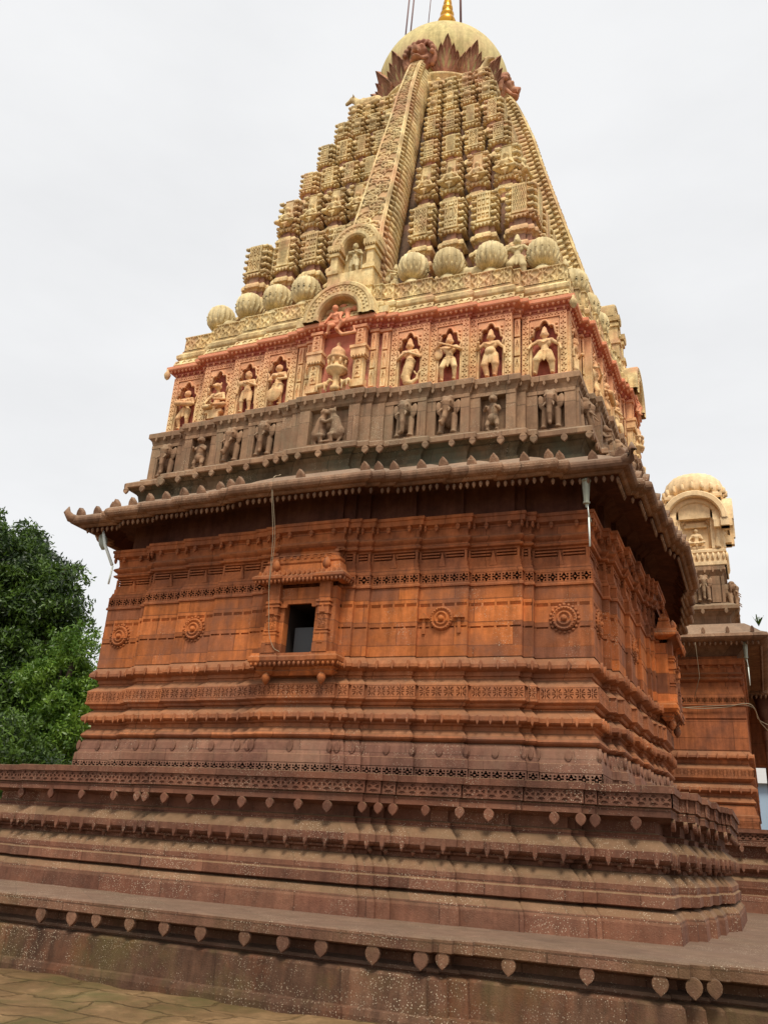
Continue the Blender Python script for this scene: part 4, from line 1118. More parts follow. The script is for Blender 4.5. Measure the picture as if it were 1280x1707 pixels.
for k in VIS:
    S = side(k)
    b = MB(); yc_ = -4.99
    ring_arch(b, 0, yc_, 9.45, .76, .42, .55, S, legs=.06)
    # back of the niche, shoulders
    b.box(-.5, .5, yc_+.40, yc_+.5, 9.38, 10.0, S)
    for s in (-1, 1): b.box(s*.80-.0 if s > 0 else -.98, .98 if s > 0 else -.80, yc_+.14, yc_+.5, 9.42, 9.56, S)
    b.add(*prism([(-.78, 9.4), (.78, 9.4), (.74, 9.75), (.5, 10.2), (0, 10.38), (-.5, 10.2), (-.74, 9.75)], yc_+.5, yc_+.75), S)
    part(b, 'lower_spine_arch', 'tower')
    b = MB(); y2 = -4.55
    ring_arch(b, 0, y2, 11.42, .55, .26, .4, S)
    b.box(-.33, .33, y2+.22, y2+.35, 10.65, 11.42, S)
    b.add(*prism([(-.5, 10.25), (.5, 10.25), (.5, 10.7), (-.5, 10.7)], y2-.1, y2+.6), S)
    for s in (-1, 1):
        for z0, z1, wd in ((10.70, 10.78, .13), (10.78, 10.83, .10), (10.83, 11.16, .075), (11.16, 11.24, .11), (11.24, 11.29, .085), (11.29, 11.42, .14)):
            b.add(*prism([(s*.4-wd, z0), (s*.4+wd, z0), (s*.4+wd, z1), (s*.4-wd, z1)], y2-wd, y2+.3), S)
        for j in range(5):
            b.add(BUD[0], BUD[1], S@T(s*.4+(j-2)*.055, y2-.12, 11.30, .05, .05, .06), True)
    part(b, 'upper_spine_arch', 'tower')
    m_ = FIG[2].copy(); m_.materials.clear(); fixed('carved_figure', m_, 'pot', S@T(0, y2+.06, 10.70, .80))
    # rider and serpent in the lower arch
    sn = sculpt(person(dict(crown='hair', pel=(-.05, -.05, .42), ch=(-.1, -.1, .6), nk=(-.12, -.12, .7), hd=(-.13, -.15, .79), kl=(-.2, -.2, .3), fl=(-.28, -.15, .1), kr=(.1, -.2, .34), fr=(.0, -.2, .14), el=(-.3, -.15, .52), hl=(-.34, -.2, .4), er=(.05, -.2, .48), hr=(.1, -.25, .38)))
                +[('c', (.16, -.05, .66), .07, (.2, -.12, .45), .06), ('c', (.2, -.12, .45), .06, (-.05, -.15, .22), .05), ('c', (-.05, -.15, .22), .05, (.1, -.15, .04), .045), ('c', (.1, -.15, .04), .045, (.42, -.12, .06), .04), ('c', (.42, -.12, .06), .04, (.36, -.1, .24), .03), ('e', (.16, -.06, .74), (.1, .05, .07)), ('e', (-.28, 0, .75), (.08, .05, .08)), ('e', (.3, 0, .8), (.08, .05, .08)), ('e', (0, .0, .92), (.1, .05, .06))], .02, 'serpent_rider')
    fixed('serpent_rider', sn, 'cream', S@T(0, yc_+.20, 9.0, .84))
    # doorway shrine below the arch in the figure frieze
    b = MB(); yf = -(PA+dep(7))
    for s in (-1, 1):
        x = s*.46
        for z0, z1, wd, pr in ((7.87, 8.02, .14, .13), (8.02, 8.48, .105, .10), (8.48, 8.52, .13, .13), (8.52, 8.68, .15, .16), (8.68, 8.74, .17, .18), (8.74, 9.14, .10, .10), (9.14, 9.20, .13, .14)):
            b.add(*prism([(x-wd, z0), (x+wd, z0), (x+wd, z1), (x-wd, z1)], yf-pr, yf+.02), S)
        for j in range(5): b.add(BUD[0], BUD[1], S@T(x+(j-2)*.06, yf-.15, 8.53, .05, .05, .07), True)
        for j in range(3): b.add(DIAM[0], DIAM[1], S@T(x-.06, yf-.125, 8.79+j*.11, .12, .02, .1))
        for j in range(3): b.add(DIAM[0], DIAM[1], S@T(x-.06, yf-.125, 8.06+j*.13, .12, .02, .12))
    lathe(b, [(.10, 7.87), (.10, 7.95), (.07, 7.97), (.07, 8.2), (.2, 8.28), (.21, 8.33), (.15, 8.35), (.15, 8.50), (.2, 8.52), (.21, 8.56), (.13, 8.60), (.15, 8.66), (.13, 8.74), (.07, 8.8), (.035, 8.84), (.045, 8.88), (.0, 8.95)], 12, S@T(0, yf-.06, 0))
    for j in range(8):
        a = 2*pi*j/8; b.add(BUD[0], BUD[1], S@T(.17*cos(a), yf-.06+.17*sin(a), 8.52, .07, .07, .15), True)
    part(b, 'miniature_shrine', 'cream')
    bm = BULL.copy(); bm.materials.clear()
    fixed('carved_beast', bm, 'cream', S@T(-.24, yf-.14, 7.85, .34)); fixed('carved_beast', bm, 'cream', S@T(.25, yf-.14, 7.85, .34, rz=2.6))
    x0, x1, y, i = bays(4.38, EB)[7]
    b = MB(); b.box(x0+.001, -.40, y-.045, y+.12, 6.70, 7.44, S); part(b, 'centre_pilaster', 'dark'); b = MB(); b.box(.40, x1-.001, y-.045, y+.12, 6.70, 7.44, S); part(b, 'centre_pilaster', 'dark')
# spine-foot lion masks & bulls under the dome
fixed('reclining_bull', REC, 'tower', T(-1.45, -1.8, 18.22, -1.05, 1.05, 1.05))
fixed('reclining_bull', REC, 'tower', T(1.55, -1.75, 18.05, 1.0, 1.0, 1.0, rz=-.5))
fixed('reclining_bull', REC, 'tower', side(1)@T(1.45, -1.75, 18.15, 1.0))
# ---- neck, lotus, dome, finial
b = MB(); lathe(b, [(1.80, 17.9), (1.80, 18.55), (1.88, 18.6), (1.9, 18.68), (1.82, 18.75), (1.70, 18.8), (1.68, 19.02), (1.78, 19.06), (1.80, 19.12), (1.74, 19.16), (1.60, 19.3)], 64)
for i in range(44):
    a = 2*pi*i/44; b.add(BEAD[0], BEAD[1], T(1.72*cos(a), 1.72*sin(a), 18.9, .14, .14, .14), True)
part(b, 'round_neck', 'tower')
RD, ZD = 1.9, 20.2
b = MB(); pr = [(1.45, 19.0), (1.6, 19.2), (1.76, 19.5), (1.86, 19.85)]+[(RD*cos(R(t)), ZD+RD*sin(R(t))) for t in range(0, 90, 5)]+[(.02, ZD+RD)]
lathe(b, pr, 96); dome = part(b, 'dome', 'dome')
# acanthus leaves around the foot of the dome
def acanthus():
    b = MB()
    for s, wd, h, x in ((-1, .085, .50, .38), (1, .085, .50, .38), (-1, .10, .68, .285), (1, .10, .68, .285), (-1, .11, .86, .17), (1, .11, .86, .17), (0, .16, 1.12, 0)):
        V = []; F = []; m = 10
        for j in range(m):
            t = j/(m-1); z = h*t; ww = wd*(.72+.42*sin(pi*min(1, t*1.1)))*(1-t**7)**.8+.004
            xc = s*x*(1-(1-t)**2.6); y = -.05-.03*t-.09*t**5
            V += [(xc-ww, y+.04, z), (xc-ww*.88, y-.035, z), (xc-ww*.5, y+.05, z), (xc, y-.02, z), (xc+ww*.5, y+.05, z), (xc+ww*.88, y-.035, z), (xc+ww, y+.04, z), (xc, y+.14, z)]
        for j in range(m-1):
            for i in range(8): F.append((j*8+i, j*8+(i+1) % 8, (j+1)*8+(i+1) % 8, (j+1)*8+i))
        b.add(V, F, None, True)
    return b
LM = mesh_of(acanthus(), 'lotus', 'lotus_leaf')
for i in range(16):
    if i % 4 == 0: continue
    a = 2*pi*i/16; S = T(0, 0, 0, rz=a)@T(0, -1.58, 19.12, .98, 1.0, 1.02, rx=.29)
    fixed('lotus_leaf', LM, 'lotus', S)
hood = [('c', (.42*cos(a), .02-.10*sin(a), .12+.42*sin(a)), .085, (.42*cos(a+.3), .02-.10*sin(a+.3), .12+.42*sin(a+.3)), .085) for a in np.arange(-.6, 3.5, .3)]
curls = [('e', (.40*cos(a), -.12, .14+.40*sin(a)), (.07, .07, .07)) for a in np.arange(-.2, 3.4, .36)]
LION = sculpt([('e', (0, .12, .1), (.34, .22, .38)), ('e', (0, -.06, .22), (.24, .22, .17)), ('c', (0, -.16, .12), .12, (0, -.32, .06), .10), ('e', (0, -.22, -.16), (.15, .14, .05)), ('e', (0, -.40, .10), (.05, .04, .04))]
              + hood + curls + mir([('e', (.12, -.22, .25), (.065, .065, .065)), ('c', (.10, -.12, .34), .05, (.22, -.16, .40), .04), ('c', (.08, -.34, .02), .03, (.085, -.34, -.10), .014), ('c', (.20, -.05, .0), .06, (.16, -.18, -.16), .05)]), .022, 'lion_head')
for k in range(4): fixed('lion_head', LION, 'lotus', side(k)@T(0, -1.86, 19.55, 1.0, 1.0, 1.05, rx=-.05))
for i in range(4): fixed('lion_head', LION, 'lotus', T(rz=pi/4+i*pi/2)@T(0, -2.0, 19.15, .62)) if 0 else None
b = MB(); zt = ZD+RD-.03
lathe(b, [(.42, zt), (.44, zt+.1), (.34, zt+.16), (.2, zt+.22), (.34, zt+.36), (.40, zt+.52), (.32, zt+.68), (.14, zt+.76), (.16, zt+.84), (.25, zt+.96), (.28, zt+1.08), (.24, zt+1.2), (.12, zt+1.26), (.19, zt+1.32), (.21, zt+1.42), (.15, zt+1.52), (.12, zt+1.56), (.165, zt+1.62), (.16, zt+1.72), (.10, zt+1.8), (.13, zt+1.86), (.12, zt+1.96), (.07, zt+2.2), (.03, zt+2.6)], 24)
part(b, 'gilded_finial', 'gold')

# ---- window assembly
win = bpy.data.objects.new('window_niche', None); COL.objects.link(win); win.parent = root; fix(win); win['label'] = 'projecting stone window with carved canopy and sill'
wy = yc   # wall plane of the centre bay
b = MB()
for x0, x1, z0, z1 in ((-.64, -.285, 2.80, 3.9), (.285, .64, 2.80, 3.9)): b.box(x0, x1, wy-.16, wy+.005, z0, z1)
b.box(-.285, .285, wy-.16, wy+.005, 3.66, 3.9); b.box(-.31, .31, wy-.19, wy-.158, 3.62, 3.68); b.box(-.36, .36, wy-.175, wy-.159, 3.68, 3.76)
for s in (-1, 1): b.add(*prism([(s*.285-.05, 3.56), (s*.285+.05, 3.56), (s*.285+.07, 3.63), (s*.285-.07, 3.63)], wy-.2, wy-.158))
b.build('window_frame', 'wall', win)
for s in (-1, 1):
    b = MB(); x = s*.465
    for z0, z1, wd, dp in ((2.80, 2.94, .13, .275), (2.94, 3.02, .125, .27), (3.02, 3.10, .115, .26), (3.10, 3.13, .125, .27), (3.13, 3.16, .10, .25), (3.16, 3.18, .12, .265), (3.18, 3.42, .095, .24), (3.42, 3.44, .115, .26), (3.44, 3.56, .10, .25), (3.56, 3.59, .125, .265), (3.59, 3.62, .105, .255), (3.62, 3.66, .13, .275), (3.66, 3.98, .10, .24)):
        b.box(x-wd, x+wd, wy-dp, wy-.161, z0, z1)
    for z0, z1 in ((2.94, 3.10), (3.44, 3.56)): b.add(*prism([(x-.05, z0), (x+.05, z0), (x, z1)], wy-.285, wy-.24))
    b.add(SCROLL[0], SCROLL[1], T(x-.08, wy-.241, 3.19, .16, .03, .22), True)
    b.build('window_pilaster', 'wall', win)
b = MB(); sp = [(-.70, wy+.01), (-.70, wy-.20), (-.36, wy-.20), (-.36, wy-.17), (.36, wy-.17), (.36, wy-.20), (.70, wy-.20), (.70, wy+.01)]
sweep(b, sp, [(-.06, 2.46), (.0, 2.52), (-.03, 2.54), (.0, 2.58), (.05, 2.61), (.08, 2.645), (.10, 2.67), (.10, 2.73), (.07, 2.76), (.06, 2.80)], cap0=True, cap1=True)
row(b, BUD, 0, -.78, .78, wy-.27, 2.655, .085, .055, .055, .085, 0, True)
for j in range(3): b.add(BUD[0], BUD[1], T(.79, wy-.22+j*.08, 2.655, .055, .055, .085), True)
for s in (-1, 1): b.add(BUD[0], BUD[1], T(s*.50, wy-.16, 2.50, .15, .15, .2), True)
b.build('window_sill', 'wall', win)
b = MB(); sp = [(-.70, wy+.01), (-.70, wy-.26), (.70, wy-.26), (.70, wy+.01)]
sp = [(-.72, wy+.01), (-.72, wy-.26), (-.42, wy-.26), (-.42, wy-.22), (.42, wy-.22), (.42, wy-.26), (.72, wy-.26), (.72, wy+.01)]
sweep(b, sp, [(-.05, 3.96), (.0, 3.98), (.11, 4.00), (.13, 4.02), (.13, 4.06), (.06, 4.11), (.03, 4.16), (.0, 4.165), (-.03, 4.30), (-.06, 4.31), (-.04, 4.34), (-.04, 4.38), (-.09, 4.40), (-.10, 4.47), (-.14, 4.48), (-.12, 4.51), (-.12, 4.55), (-.18, 4.58)], cap1=True)
row(b, BUD, 0, -.82, .82, wy-.355, 4.015, .075, .055, .055, .085, 0, True)
for j in range(4): b.add(BUD[0], BUD[1], T(.82, wy-.30+j*.085, 4.015, .055, .055, .085), True)
row(b, UPLEAF, 0, -.78, .78, wy-.32, 4.12, .09, .08, .05, .10, 0)
for s in (-1, 1): b.add(BUD[0], BUD[1], T(s*.47, wy-.27, 4.16, .15, .15, -.22), True)
for j in range(9): b.box(-.55+j*.13, -.55+j*.13+.05, wy-.17, wy-.155, 4.41, 4.46)
b.build('window_canopy', 'wall', win)
# a plain stepped niche on the right face too
w2 = bpy.data.objects.new('window_niche', None); COL.objects.link(w2); w2.parent = root; w2.matrix_parent_inverse = Matrix.Translation((0, 0, .85)); w2.matrix_basis = Matrix(side(1).tolist())
for ch in list(win.children):
    cpy = ch.copy(); COL.objects.link(cpy); cpy.parent = w2
b = MB(); b.box(-.285, .285, wy-.05, wy-.01, 2.81, 3.66); b.build('niche_back', 'hole', w2)  # dark panel painted as an unlit opening; no chamber behind it

# ================================================================== HALL behind on the right
hall = thing('temple_hall', 'red sandstone temple hall with an elephant parapet, behind the shrine at the right edge', 'hall', (5.6, 11, -.85))
HP = [(-6.5, 6.45), (6.5, 6.45), (6.5, 22), (-6.5, 22)]
def hpart(mb, name, mat):
    o = mb.build(name, mat, hall); o.matrix_parent_inverse = Matrix.Translation((-5.6, -11, .85)); return o
def hcourse(name, mat, prof, extra=None):
    mb = MB(); sweep(mb, HP, [(r-4.6, z) for r, z in prof])
    if extra: extra(mb)
    return hpart(mb, name, mat)
def hrow(mb, motif, off, z, sp, sx, sy, sz, x0=4.2):
    row(mb, motif, 0, x0, 6.5+off, 6.45-off, z, sp, sx, sy, sz); 
    S = T(6.5+off, 6.45, 0, rz=pi/2); n = int(8/sp)
    for i in range(n): mb.add(motif[0], motif[1], S@T(i*sp+.1, 0, z, sx, sy, sz))
def htiles(mb, tile, off, z0, z1, w, dep):
    tiles(mb, tile, 0, 4.2, 6.5+off, 6.45-off, z0, z1, w, dep)
    n = 30
    for i in range(n): mb.add(tile[0], tile[1], T(6.5+off, 6.45-off+i*w, z0, rz=pi/2)@T(0, 0, 0, w, dep, z1-z0))
hcourse('base', 'base', [(5.75, -.86), (5.7, -.5), (5.55, -.48), (5.6, -.35), (5.6, -.2), (5.45, -.1), (5.45, -.04), (5.6, .06), (5.6, .16), (5.47, .28), (5.47, .5), (5.64, .55), (5.64, .66), (5.62, .665), (5.62, .825), (5.7, .83), (5.7, .915), (4.3, .925)],
        lambda mb: (htiles(mb, TREF, 1.05, .67, .82, .16, .03), hrow(mb, PEND, 1.0, .06, .3, .105, .05, .19), hrow(mb, PEND, 1.04, .475, .55, .17, .05, .16)))
hcourse('wall_base', 'mould', [(4.665, .9), (4.665, 1.125), (4.685, 1.13), (4.68, 1.25), (4.65, 1.27), (4.60, 1.48), (4.57, 1.5), (4.635, 1.53), (4.65, 1.555), (4.58, 1.66), (4.54, 1.69), (4.54, 1.74), (4.58, 1.76), (4.66, 1.8), (4.685, 1.82), (4.685, 1.88), (4.56, 2.0), (4.545, 2.03), (4.60, 2.06), (4.668, 2.115), (4.668, 2.15), (4.645, 2.153), (4.645, 2.327), (4.668, 2.33), (4.66, 2.35), (4.53, 2.46), (4.555, 2.5), (4.555, 2.56), (4.65, 2.59), (4.68, 2.61), (4.68, 2.66), (4.59, 2.775), (4.585, 2.79)],
        lambda mb: (htiles(mb, STAR, .066, 2.155, 2.325, .175, .022), hrow(mb, PEND, .078, 1.83, .24, .08, .04, .15), hrow(mb, PEND, .078, 2.645, .24, .08, .04, .15), htiles(mb, FLOWER, .083, .97, 1.12, .16, .02)))
hcourse('hall_wall', 'upper', [(4.6, 2.79), (4.6, 3.09), (4.585, 3.095), (4.6, 3.10), (4.6, 3.54), (4.57, 3.55), (4.6, 3.59), (4.6, 3.895), (4.625, 3.91), (4.625, 3.94), (4.59, 3.964), (4.59, 4.127), (4.612, 4.13), (4.6, 4.152), (4.575, 4.245), (4.545, 4.335), (4.545, 4.4), (4.5, 4.41), (4.5, 4.52), (4.54, 4.53), (4.6, 4.57), (4.61, 4.6), (4.56, 4.65), (4.625, 4.71), (4.56, 4.77), (4.57, 4.93), (4.65, 4.96), (4.65, 5.04), (4.67, 5.1), (4.5, 5.12), (4.5, 5.2)],
        lambda mb: (htiles(mb, FLOWER, .012, 3.965, 4.125, .175, .022), hrow(mb, PEND, .03, 4.9, .4, .11, .05, .12)))
he = hcourse('eave', 'eave', [(4.5, 5.2), (4.75, 5.44), (5.12, 5.45), (5.19, 5.47), (5.25, 5.5), (5.3, 5.55), (5.27, 5.63), (5.12, 5.7), (4.95, 5.85), (4.75, 6.0), (4.47, 6.08)],
        lambda mb: (hrow(mb, BUD, .50, 5.455, .13, .07, .07, .11), hrow(mb, UPLEAF, .62, 5.72, .55, .16, .09, .2)))
hcourse('parapet', 'dark', [(4.42, 6.05), (4.42, 6.2), (4.44, 6.3), (4.55, 6.42), (4.66, 6.45), (4.66, 6.54), (4.45, 6.65), (4.30, 6.7), (4.30, 7.46), (4.40, 7.62), (4.40, 7.735), (3.0, 7.76)],
        lambda mb: (hrow(mb, PEND, .04, 6.385, .6, .16, .045, .15), hrow(mb, PEND, -.20, 7.585, .2, .085, .035, .1)))
for x in (4.5, 5.05, 5.32, 5.92): mb = MB(); mb.box(x-.001, x+.22, 6.45+.21, 6.45+.32, 6.70, 7.44); hpart(mb, 'parapet_pilaster', 'dark')
for y in (6.8, 7.9, 8.9): mb = MB(); mb.box(6.18, 6.25, y-.1, y+.12, 6.7, 7.44); hpart(mb, 'parapet_pilaster', 'dark')
def hlink(name, me, S):
    o = link(name, me, hall); o.matrix_parent_inverse = Matrix.Translation((-5.6, -11, .85)); o.matrix_basis = Matrix(S.tolist()); return o
hlink('carved_elephant', ELE[0], T(5.73, 6.62, 6.70, .6, .7, .74)); hlink('carved_elephant', ELE[1], T(4.88, 6.62, 6.70, .6, .7, .72))
hlink('carved_elephant', ELE[2], T(6.34, 7.35, 6.70, .74, rz=pi/2)); hlink('carved_elephant', ELE[0], T(6.34, 8.4, 6.70, .74, rz=pi/2))
# corner turret of the hall
tur = bpy.data.objects.new('corner_turret', None); COL.objects.link(tur); tur.parent = hall; tur.matrix_parent_inverse = Matrix.Translation((-5.6, -11, .85))
tx, ty = 5.62, 7.35
tur.location = (0, 0, 0)
def tl(mb, name, mat='fresh'): return mb.build(name, mat, tur)
b = MB(); sq = [(tx-.75, ty-.72), (tx+.75, ty-.72), (tx+.75, ty+.72), (tx-.75, ty+.72)]
sweep(b, sq, [(-.02, 7.74), (0, 7.76), (0, 7.86), (-.03, 7.87), (-.03, 8.12), (0, 8.13), (0, 8.2), (-.05, 8.24)], cap1=True)
for i in range(11): 
    b.add(BUD[0], BUD[1], T(tx-.68+i*.136, ty-.73, 8.11, .085, .085, .22), True); b.add(BUD[0], BUD[1], T(tx+.76, ty-.68+i*.136, 8.11, .085, .085, .22), True)
tl(b, 'turret_base')
b = MB()
for k in range(4):
    S = T(tx, ty, 0)@side(k)
    b.box(-.70, -.42, -.66, -.4, 8.24, 9.15, S); b.box(.42, .70, -.66, -.4, 8.24, 9.15, S)
    b.box(-.42, .42, -.52, -.42, 8.24, 9.5, S)
    for s in (-1, 1):
        lathe(b, [(.07, 8.24), (.09, 8.3), (.06, 8.36), (.075, 8.5), (.05, 8.62), (.07, 8.9), (.05, 9.0), (.10, 9.06), (.10, 9.12)], 12, S@T(s*.56, -.68, 0))
    q = MB(); ring_arch(q, 0, -.98, 9.02, .88, .70, .5, np.eye(4)); ring_arch(q, 0, -.80, 9.02, .72, .56, .3, np.eye(4)); b.add(np.concatenate(q.v), q.f, S)
    for s in (-1, 1): b.add(*prism([(s*.79-.11, 8.80), (s*.79+.11, 8.80), (s*.79+.11, 9.02), (s*.79-.11, 9.02)], -.98, -.5), S)
    pts = [(px_, -.60, 8.3+pz_) for px_, pz_ in cusped(.78, 1.05, 7)]; q = MB(); tube(q, pts, .045, 7); b.add(np.concatenate(q.v), q.f, S, True)
    v, f = niche_frame(.86, 1.3, .70, .98); b.add(v, f, S@T(0, -.58, 8.26, 1, .06, 1))
    b.box(-.30, .30, -.64, -.5, 8.90, 8.96, S); b.box(-.24, .24, -.62, -.5, 8.96, 9.04, S); b.box(-.26, .26, -.62, -.5, 8.26, 8.34, S)
    b.box(-.78, .78, -.42, 0, 9.12, 9.75, S)
tl(b, 'turret_niche')
b = MB(); sweep(b, sq, [(-.02, 9.74), (.02, 9.78), (.02, 9.86), (-.06, 9.90), (-.08, 9.96)], cap1=True)
lathe(b, [(.74, 9.94), (.80, 10.02), (.80, 10.2), (.74, 10.42), (.6, 10.58), (.4, 10.66), (.24, 10.68), (.25, 10.73), (.12, 10.76), (.02, 10.84)], 64, T(tx, ty, 0), flute=.05, nfl=20)
for i in range(20):
    a = 2*pi*i/20; tube(b, [(tx+r_*cos(a), ty+r_*sin(a), z) for r_, z in ((.78, 9.96), (.86, 10.05), (.87, 10.16), (.82, 10.24))], [.06, .065, .05, .02], 6)
tl(b, 'turret_dome')
m_ = SEAT.copy(); m_.materials.clear(); m_.materials.append(M['fresh']); o = link('seated_figure', m_, tur, mat=T(tx, ty-.56, 8.34, .85))
# low porch on the far right of the hall
por = thing('side_porch', 'shaded stone porch with a toothed eave, beyond the hall at the far right edge', 'porch', (9.5, 15, -.85))
pp = [(6.9, 13.5), (12, 13.5), (12, 20), (6.9, 20)]
def ppart(mb, name, mat): o = mb.build(name, mat, por); o.matrix_parent_inverse = Matrix.Translation((-9.5, -15, .85)); return o
mb = MB(); sweep(mb, pp, [(-.4, 5.6), (.2, 5.5), (.55, 5.3), (.62, 5.36), (.6, 5.5), (.2, 5.85), (-.3, 6.1), (-.3, 6.5), (0, 6.6), (0, 6.75)], cap0=True, cap1=True)
row(mb, BUD, 0, 6.3, 12.6, 12.92, 5.33, .14, .08, .08, .15); ppart(mb, 'porch_eave', 'eave')
for x in (7.1, 9.4, 11.7):
    for y in (13.7, 19.6):
        mb = MB(); lathe(mb, [(.3, -.86), (.3, -.4), (.22, -.35), (.2, 1.5), (.26, 1.6), (.26, 1.8), (.19, 1.9), (.19, 4.6), (.3, 4.8), (.34, 5.1), (.45, 5.5)], 12, T(x, y, 0)); ppart(mb, 'porch_pillar', 'block')
mb = MB(); mb.box(6.9, 12, 13.4, 20, -.86, .5); ppart(mb, 'porch_plinth', 'base')
mb = MB(); mb.box(6.51, 12, 16.2, 16.5, 3.4, 5.55); ppart(mb, 'porch_wall', 'upper')
# white shed
sh = thing('market_shed', 'small white and blue-grey sheet shed far off at the right edge', 'shed', (9.5, 34, -1.7))
def spart(mb, name, mat): return mb.build(name, mat, sh)
mb = MB(); mb.box(-6, 4, -2, 2, 0, 5.9); spart(mb, 'shed_wall', 'blue'); mb = MB(); mb.box(-6.2, 4.2, -2.3, 2.3, 5.9, 6.9); spart(mb, 'shed_fascia', 'white')

# ================================================================== SMALL THINGS
def lamp(name, label, P, tilt=0, grp='lamp fittings hung from the eaves'):
    t = thing(name, label, 'lamp', P, grp)
    b = MB(); lathe(b, [(.0, .44), (.04, .44), (.05, .415), (.105, .40), (.11, .37), (.09, .355), (.088, .33), (.06, .03), (.075, .02), (.075, -.01), (.03, -.03), (.02, -.08), (0, -.08)], 8, None, False); o_ = b.build('lamp_housing', 'greymetal', t); o_.scale = (.72, .72, .95)
    b = MB(); tube(b, [(.03, 0, -.24), (.035, 0, -.7)], .014, 8); tube(b, [(.02, 0, -.02), (.03, 0, -.26)], .009, 6); b.build('tube_lamp', 'tube', t)
    b = MB(); tube(b, [(0, .0, .42), (0, .02, .5), (0, .25, .60)], .014, 6); tube(b, spline([(.02, 0, -.1), (.06, .05, -.3), (-.02, .15, .1), (.03, .22, .55)]), .005, 5); b.build('bracket', 'greymetal', t); return t
t = lamp('eave_lamp', 'greenish lamp with a white tube hanging at the right corner of the temple eave', (4.62, -5.05, 5.05))
t2 = thing('eave_lamp', 'slanting round floodlight with a thin white tube under the left end of the temple eave', 'lamp', (-4.72, -5.0, 5.3), 'lamp fittings hung from the eaves')
b = MB(); lathe(b, [(.02, -.5), (.6, -.42), (.95, -.1), (1, .1), (.7, .5), (.02, .6)], 16, T(.02, .04, -.12, .10, .05, .34, ry=-.38)); b.build('lamp_housing', 'greymetal', t2)
b = MB(); tube(b, [(0, 0, .12), (.12, 0, -.2), (.38, 0, -.62)], .03, 8); b.build('bracket', 'tube', t2); b = MB(); tube(b, [(.40, 0, -.64), (.38, 0, -1.0)], .018, 8); b.build('tube_lamp', 'tube', t2)
t3 = lamp('eave_lamp', 'lamp with a white tube at the corner of the hall eave on the right', (6.62, 6.1, 5.05))
b = MB(); tube(b, spline([(-.47, -5.62, 5.86), (-.49, -5.82, 5.62), (-.45, -5.66, 4.7), (-.47, -5.57, 3.9), (-.45, -5.50, 3.4), (-.43, -5.46, 3.1), (-.35, -5.42, 2.88), (-.24, -5.40, 2.81)]), .0055, 5)
tube(b, spline([(-.455, -5.62, 5.86), (-.475, -5.82, 5.62), (-.41, -5.66, 4.7), (-.46, -5.58, 3.95)]), .0045, 5)
tag(b.build('hanging_cable', 'cord'), 'thin beige cable hanging from the temple eave across the stone window', 'cable')
b = MB(); b.box(-.19, .19, -.12, .2, 0, .46)
b.box(-.20, .20, -.13, -.119, 0, .47)
cab = b.build('black_cabinet', 'black', None, (.04, yc+.16, 2.802)); tag(cab, 'black box cabinet standing inside the small stone window', 'cabinet')
b = MB(); tube(b, spline([(4.85, 6.38, 3.86), (5.4, 6.38, 3.82), (6.0, 6.38, 3.85), (6.62, 6.36, 3.92), (6.85, 6.9, 3.5), (7.3, 8, 3.4), (8.2, 10, 4.6)]), .011, 5); tube(b, spline([(4.85, 6.39, 3.83), (5.6, 6.38, 3.88), (6.6, 6.39, 3.88), (6.8, 6.9, 3.6), (7.3, 8, 3.7), (8.2, 10, 4.9)]), .009, 5)
tag(b.build('wall_cable', 'cord'), 'pale cable strung across the wall of the hall and sagging past its corner', 'cable')
b = MB(); tube(b, [(5.45, 5.75, 5.4), (5.47, 6.2, 4.6), (5.3, 6.35, 4.1)], .008, 5); tag(b.build('drop_cable', 'cord'), 'thin cable dropping from the hall eave onto its flower frieze', 'cable')
# poles on the dome
def pole(label, x, y, z0, z1, dx=0, bar=False, r=.022):
    b = MB(); tube(b, [(0, 0, 0), (dx, 0, z1-z0)], r, 6)
    o = None
    if bar: b.box(-.06, .26, -.03, .03, .42, .50)
    o = b.build('dome_pole', 'rust', None, (x, y, z0)); tag(o, label, 'pole', 'poles standing on the dome'); return o
def zd(x, y): return ZD+math.sqrt(RD*RD-x*x-y*y)-.05
pole('leftmost thin rusty pole on the dome, carrying a short crossbar', -1.22, -.3, zd(-1.22, -.3), 25.6, .1, True)
pole('rusty pole on the dome just right of the crossbar pole', -1.06, -.3, zd(-1.06, -.3), 25.6, .1)
pole('very thin pole on the dome between the left pair and the gilded finial', -.55, -.2, zd(-.55, -.2), 25.6, .12, r=.013)
pole('thick rusty pole on the dome to the right of the gilded finial', .55, -.2, zd(.55, -.2), 25.8, -.15, r=.035)
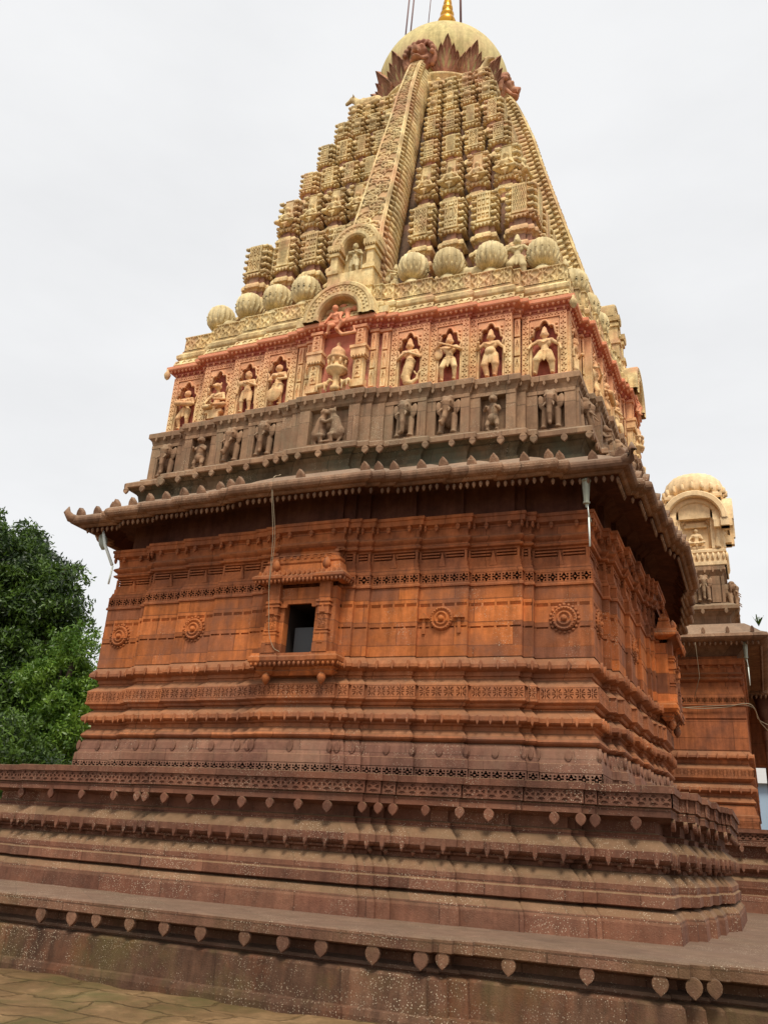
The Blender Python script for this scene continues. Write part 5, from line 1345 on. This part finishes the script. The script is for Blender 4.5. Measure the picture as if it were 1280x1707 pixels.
# ================================================================== TREES
def tree(name, label, loc, crown, leafmat_, n, size, trunk_h, seed, grp='trees left of the temple'):
    rg = np.random.default_rng(seed); t = thing(name, label, 'tree', loc, grp)
    b = MB(); tube(b, [(0, 0, 0), (.1, 0, trunk_h*.5), (0, .1, trunk_h), (.1, 0, trunk_h*1.5)], [.5, .4, .33, .15], 10)
    for cx, cy, cz, rx_, ry_, rz_ in crown: tube(b, [(0, .05, trunk_h*.8), (cx*.5, cy*.5, (trunk_h+cz)/2), (cx, cy, cz), (cx*1.2, cy*1.1, cz+rz_*.5)], [.25, .16, .1, .03], 6)
    b.build('trunk', 'bark', t)
    V = []; C = []; tot = sum((q[3]*q[4]*q[5])**(2/3) for q in crown)
    for cx, cy, cz, rx_, ry_, rz_ in crown:
        nb = int(16*(rx_*ry_*rz_)**(2/3)/2)+6; m = int(n*(rx_*ry_*rz_)**(2/3)/tot/10/nb)
        for k_ in range(nb):
            d = rg.normal(size=3); d /= np.linalg.norm(d); cb = np.array([cx, cy, cz])+d*rg.uniform(.45, .92)*np.array([rx_, ry_, rz_]); rb = rg.uniform(.42, .85)
            dd = rg.normal(size=(m, 3)); dd /= np.linalg.norm(dd, axis=1)[:, None]; C.append(cb+dd*rb*rg.uniform(.2, 1.05, size=(m, 1))**.5*np.array([1.15, 1.15, .75]))
    C = np.concatenate(C)
    for p_ in C:
        o = p_+rg.normal(size=(10, 3))*size*.9
        dr = rg.normal(size=(10, 3)); dr[:, 2] -= .45; dr /= np.linalg.norm(dr, axis=1)[:, None]
        sd_ = np.cross(dr, rg.normal(size=(10, 3))); sd_ /= np.linalg.norm(sd_, axis=1)[:, None]
        s = size*rg.uniform(.6, 1.25, size=(10, 1))
        V.append(np.stack([o-dr*s, o+sd_*s*.34, o+dr*s, o-sd_*s*.34], 1).reshape(-1, 3))
    V = np.concatenate(V); q = MB(); q.add(V, [(i, i+1, i+2, i+3) for i in range(0, len(V), 4)])
    q.build('crown', leafmat_, t); return t
tree('broadleaf_tree', 'big dark green bushy tree filling the left edge beside the temple', (-20.2, 9, -1.7),
     [(-2.2, 0, 9.4, 2.4, 2.6, 3.0), (-1.0, 0, 7.6, 2.9, 3.0, 2.8), (-1.3, -.5, 5.0, 3.4, 2.8, 2.8), (-3.6, 0, 12.3, 2.3, 2.4, 2.3), (-1.6, 0, 12.0, 1.2, 1.2, 1.3), (-5.5, 0, 13, 2.4, 2, 2.4), (.8, 0, 9.8, 1.2, 1.4, 1.4), (-.6, 0, 10.8, 1.5, 1.4, 1.6), (-.2, .2, 3.0, 2.8, 2.6, 2.0), (-5, 0, 4, 3.6, 3, 3.4), (.6, 0, 11.4, .8, .9, .8), (-5.5, 0, 8, 3, 3, 4), (1.3, 0, 7.3, .9, 1, 1.1)], 'leafdark', 250000, .115, 3.5, 3)
tree('light_green_tree', 'small light green tree just left of the temple wall, behind the dark tree', (-17.6, 8, -1.7),
     [(0, 0, 6.6, 1.6, 1.6, 1.6), (.8, 0, 5.2, 1.5, 1.6, 1.8), (.5, 0, 8.0, .7, .7, .8), (-.6, 0, 4, 1.6, 1.6, 2.0)], 'leaflight', 34000, .10, 3, 5)
tree('dense_green_tree', 'low dense dark tree showing just above the temple base at the left', (-16.0, 5.5, -1.7),
     [(-.4, 0, 3.4, 1.6, 1.8, 2.0), (-2.6, 0, 3.2, 2.4, 2, 2.2), (1, 0, 2.2, 1.5, 1.5, 1.6)], 'leafdark', 70000, .10, 1.6, 9)
# tuft on the hall roof
b = MB(); rg = np.random.default_rng(4)
for i in range(34):
    a = rg.uniform(0, 2*pi); l = rg.uniform(.12, .3); p0 = np.array([0, 0, 0]); p1 = p0+np.array([cos(a)*l*.5, sin(a)*l*.5, l]); s = np.array([sin(a), -cos(a), 0])*.006
    b.add([p0-s, p0+s, p1+s*2, p1-s*2], [(0, 1, 2, 3), (3, 2, 1, 0)])
tag(b.build('roof_weed', 'leaflight', None, (7.0, 6.6, 5.98)), 'tuft of green weed growing on the hall roof near the right edge', 'plant')
print('kiosks', nk, 'objects', len(bpy.data.objects), 'tris', sum(len(o.data.polygons) for o in bpy.data.objects if o.type == 'MESH'))
